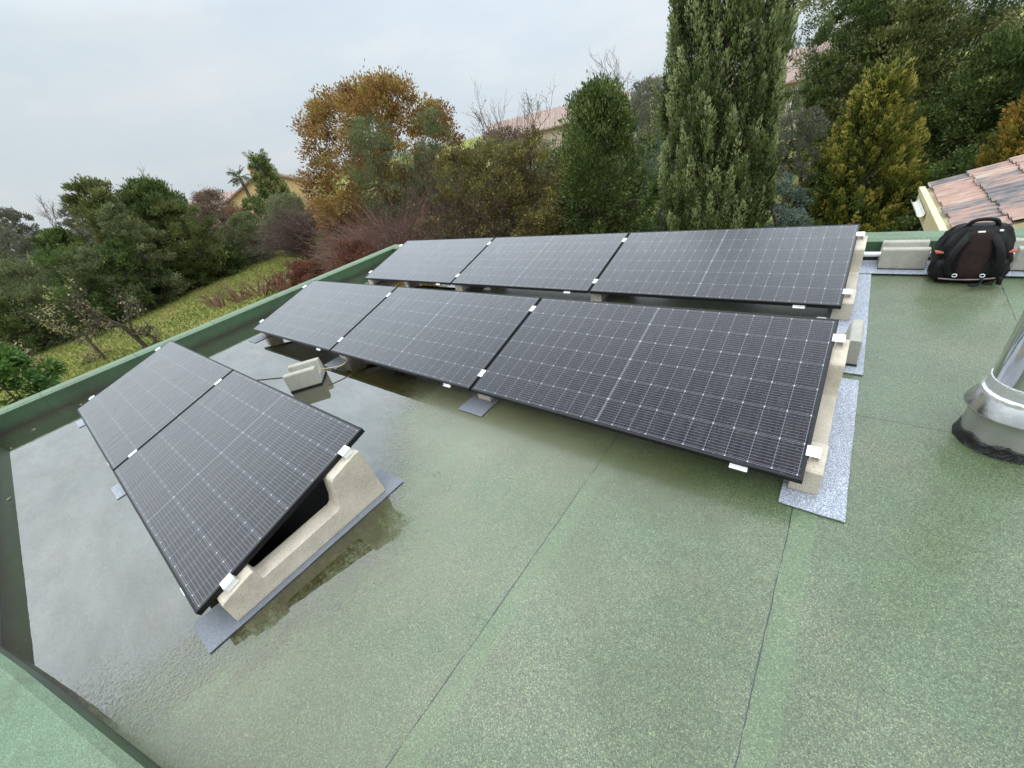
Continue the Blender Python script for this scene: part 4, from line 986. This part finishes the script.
for i, (x, y, rx, zt, mt, lb) in enumerate([(-.7, 15.1, 1.0, -1.0, 'mid', 'low green bush left of the golden conifer foot'), (1.9, 15.0, 1.1, -.9, 'mid', 'low green bush right of the golden conifer foot'),
    (3.6, 14.9, 1.2, -.3, 'mid', 'low green bush at the right edge above the tiled roof'), (-4.6, 13.0, .8, -.2, 'mid', 'green bush at the left foot of the cypress'), (-8.8, 12.4, 1.0, -.6, 'mixed', 'low brown green bush at the foot of the dark evergreen tree'),
    (-13.2, 10.9, .8, -.5, 'yellow', 'yellow green bush right of the wide red stemmed bush'), (-21.6, 12.2, 1.3, -.2, 'oak', 'rusty bush at the left foot of the oak'), (-16.2, 9.8, .6, -.9, 'olive', 'small green yellow bush between the red stemmed bushes')]):
    plant('garden_bush', lb, 'bush', x, y, mt, rx, rx, -3., zt, 240+i, TG, nclump=80, nleaf=100, leaf=(.09, .045), shape='mound', tr=.05)
# -- distant wooded slope at the left
rng_ = random.Random(3)
for i in range(16):
    x = -118+rng_.uniform(-10, 12); y = -14+2.6*i+rng_.uniform(-1, 1); zt = 12.5-.5*i+rng_.uniform(-1, 1.5)
    if i % 2: 
        o = bare('distant_tree', 'leafless distant tree on the wooded slope at the far left', 'tree', x, y, zt, .5, 300+i, 'bark_grey', 5, .14, kids=(3, 4), group='distant trees on the far slope')
    else:
        o = plant('distant_tree', 'dull green distant tree on the wooded slope at the far left', 'tree', x+6, y, 'far', 2.7, 2.5, gz(x, y)-.2, zt-1.8, 300+i, 'distant trees on the far slope', nclump=90, nleaf=90, leaf=(.35, .14), tr=.15)
for i in range(9):
    x = -78+rng_.uniform(-6, 6); y = -6+4.2*i; zt = 2.6+rng_.uniform(-.5, .8)
    plant('hedgerow_bush', 'brownish hedgerow bush in the middle distance behind the left trees', 'bush', x, y, 'far', 3.0, 2.4, gz(x, y)-.2, zt, 330+i, 'hedgerow in the middle distance', nclump=80, nleaf=90, leaf=(.28, .1), shape='mound', tr=.1)
for i in range(8):
    x = -30+i*5.5+rng_.uniform(-1, 1); y = 52+rng_.uniform(-3, 3)
    plant('backdrop_tree', 'green tree in the row behind the pink house', 'tree', x, y, 'far' if i % 2 else 'olive', 3.2, 3., -3., 2.6+rng_.uniform(-.6, .9), 350+i, 'trees behind the pink house', nclump=80, nleaf=90, leaf=(.26, .1), tr=.15)

# -- lawn grass
def grass():
    rng = np.random.default_rng(9); n_ = 90000
    x = rng.uniform(-42, -9.5, n_); y = rng.uniform(-6, 14, n_); zz = np.array([gz(a, b) for a, b in zip(x, y)])
    P = np.stack([x, y, zz-.01], 1); D = unit(np.stack([rng.normal(size=n_)*.5, rng.normal(size=n_)*.5, np.ones(n_)], 1))
    v = np.clip(.5+.25*np.sin(x*.9)*np.sin(y*1.1)+rng.normal(size=n_)*.2, 0, 1)
    m_ = leafmat('grass_blades', [(0, (.09, .11, .03)), (.5, (.19, .21, .045)), (.8, (.26, .25, .07)), (1, (.24, .17, .08))], .3)
    tag(np_mesh('grass', leaves(P, D, .11, .05, rng), 4, m_, None, v), 'short yellow green grass of the lawn', 'grass', kind='stuff')
grass()
# fallen leaves on the roof
lf = [(-7.05, -.30), (-6.95, .25), (-6.9, -.75), (-7.1, .05), (-6.6, -.95), (-5.2, -1.0)]
M['fallen'] = simple('fallen_leaf', (.30, .22, .12), .6, 0, .3, 6, 0)
for i, (x, y) in enumerate(lf):
    b = bmesh.new(); r_ = random.Random(i); a = r_.uniform(0, 6.28); s_ = r_.uniform(.014, .024)
    pts = [(0, -1, .0), (.42, -.4, .25), (.5, .2, .3), (0, 1, .05), (-.5, .2, .28), (-.42, -.4, .2)]
    cv = b.verts.new((x, y, .0075)); vs = [b.verts.new((x+s_*(p[0]*math.cos(a)-p[1]*math.sin(a)), y+s_*(p[0]*math.sin(a)+p[1]*math.cos(a)), .0075+p[2]*s_*.6)) for p in pts]
    for k in range(6): b.faces.new((cv, vs[k], vs[(k+1) % 6]))
    mb = MB(); mb.merge(b); tag(mb.build('fallen_leaf', M['fallen']), 'small curled brown leaf lying on the flat roof', 'leaf', 'fallen leaves on the roof')

# ------------------------------------------------------------------ colour management
S.view_settings.view_transform = 'Standard'; S.view_settings.look = 'None'; S.view_settings.exposure = .2; S.view_settings.gamma = 1
S.render.engine = 'CYCLES'; S.cycles.max_bounces = 5; S.cycles.diffuse_bounces = 2; S.cycles.glossy_bounces = 3; S.cycles.transmission_bounces = 2; S.cycles.transparent_max_bounces = 12
S.cycles.use_denoising = True; S.cycles.use_adaptive_sampling = True; S.cycles.adaptive_threshold = .02
bpy.context.view_layer.update()
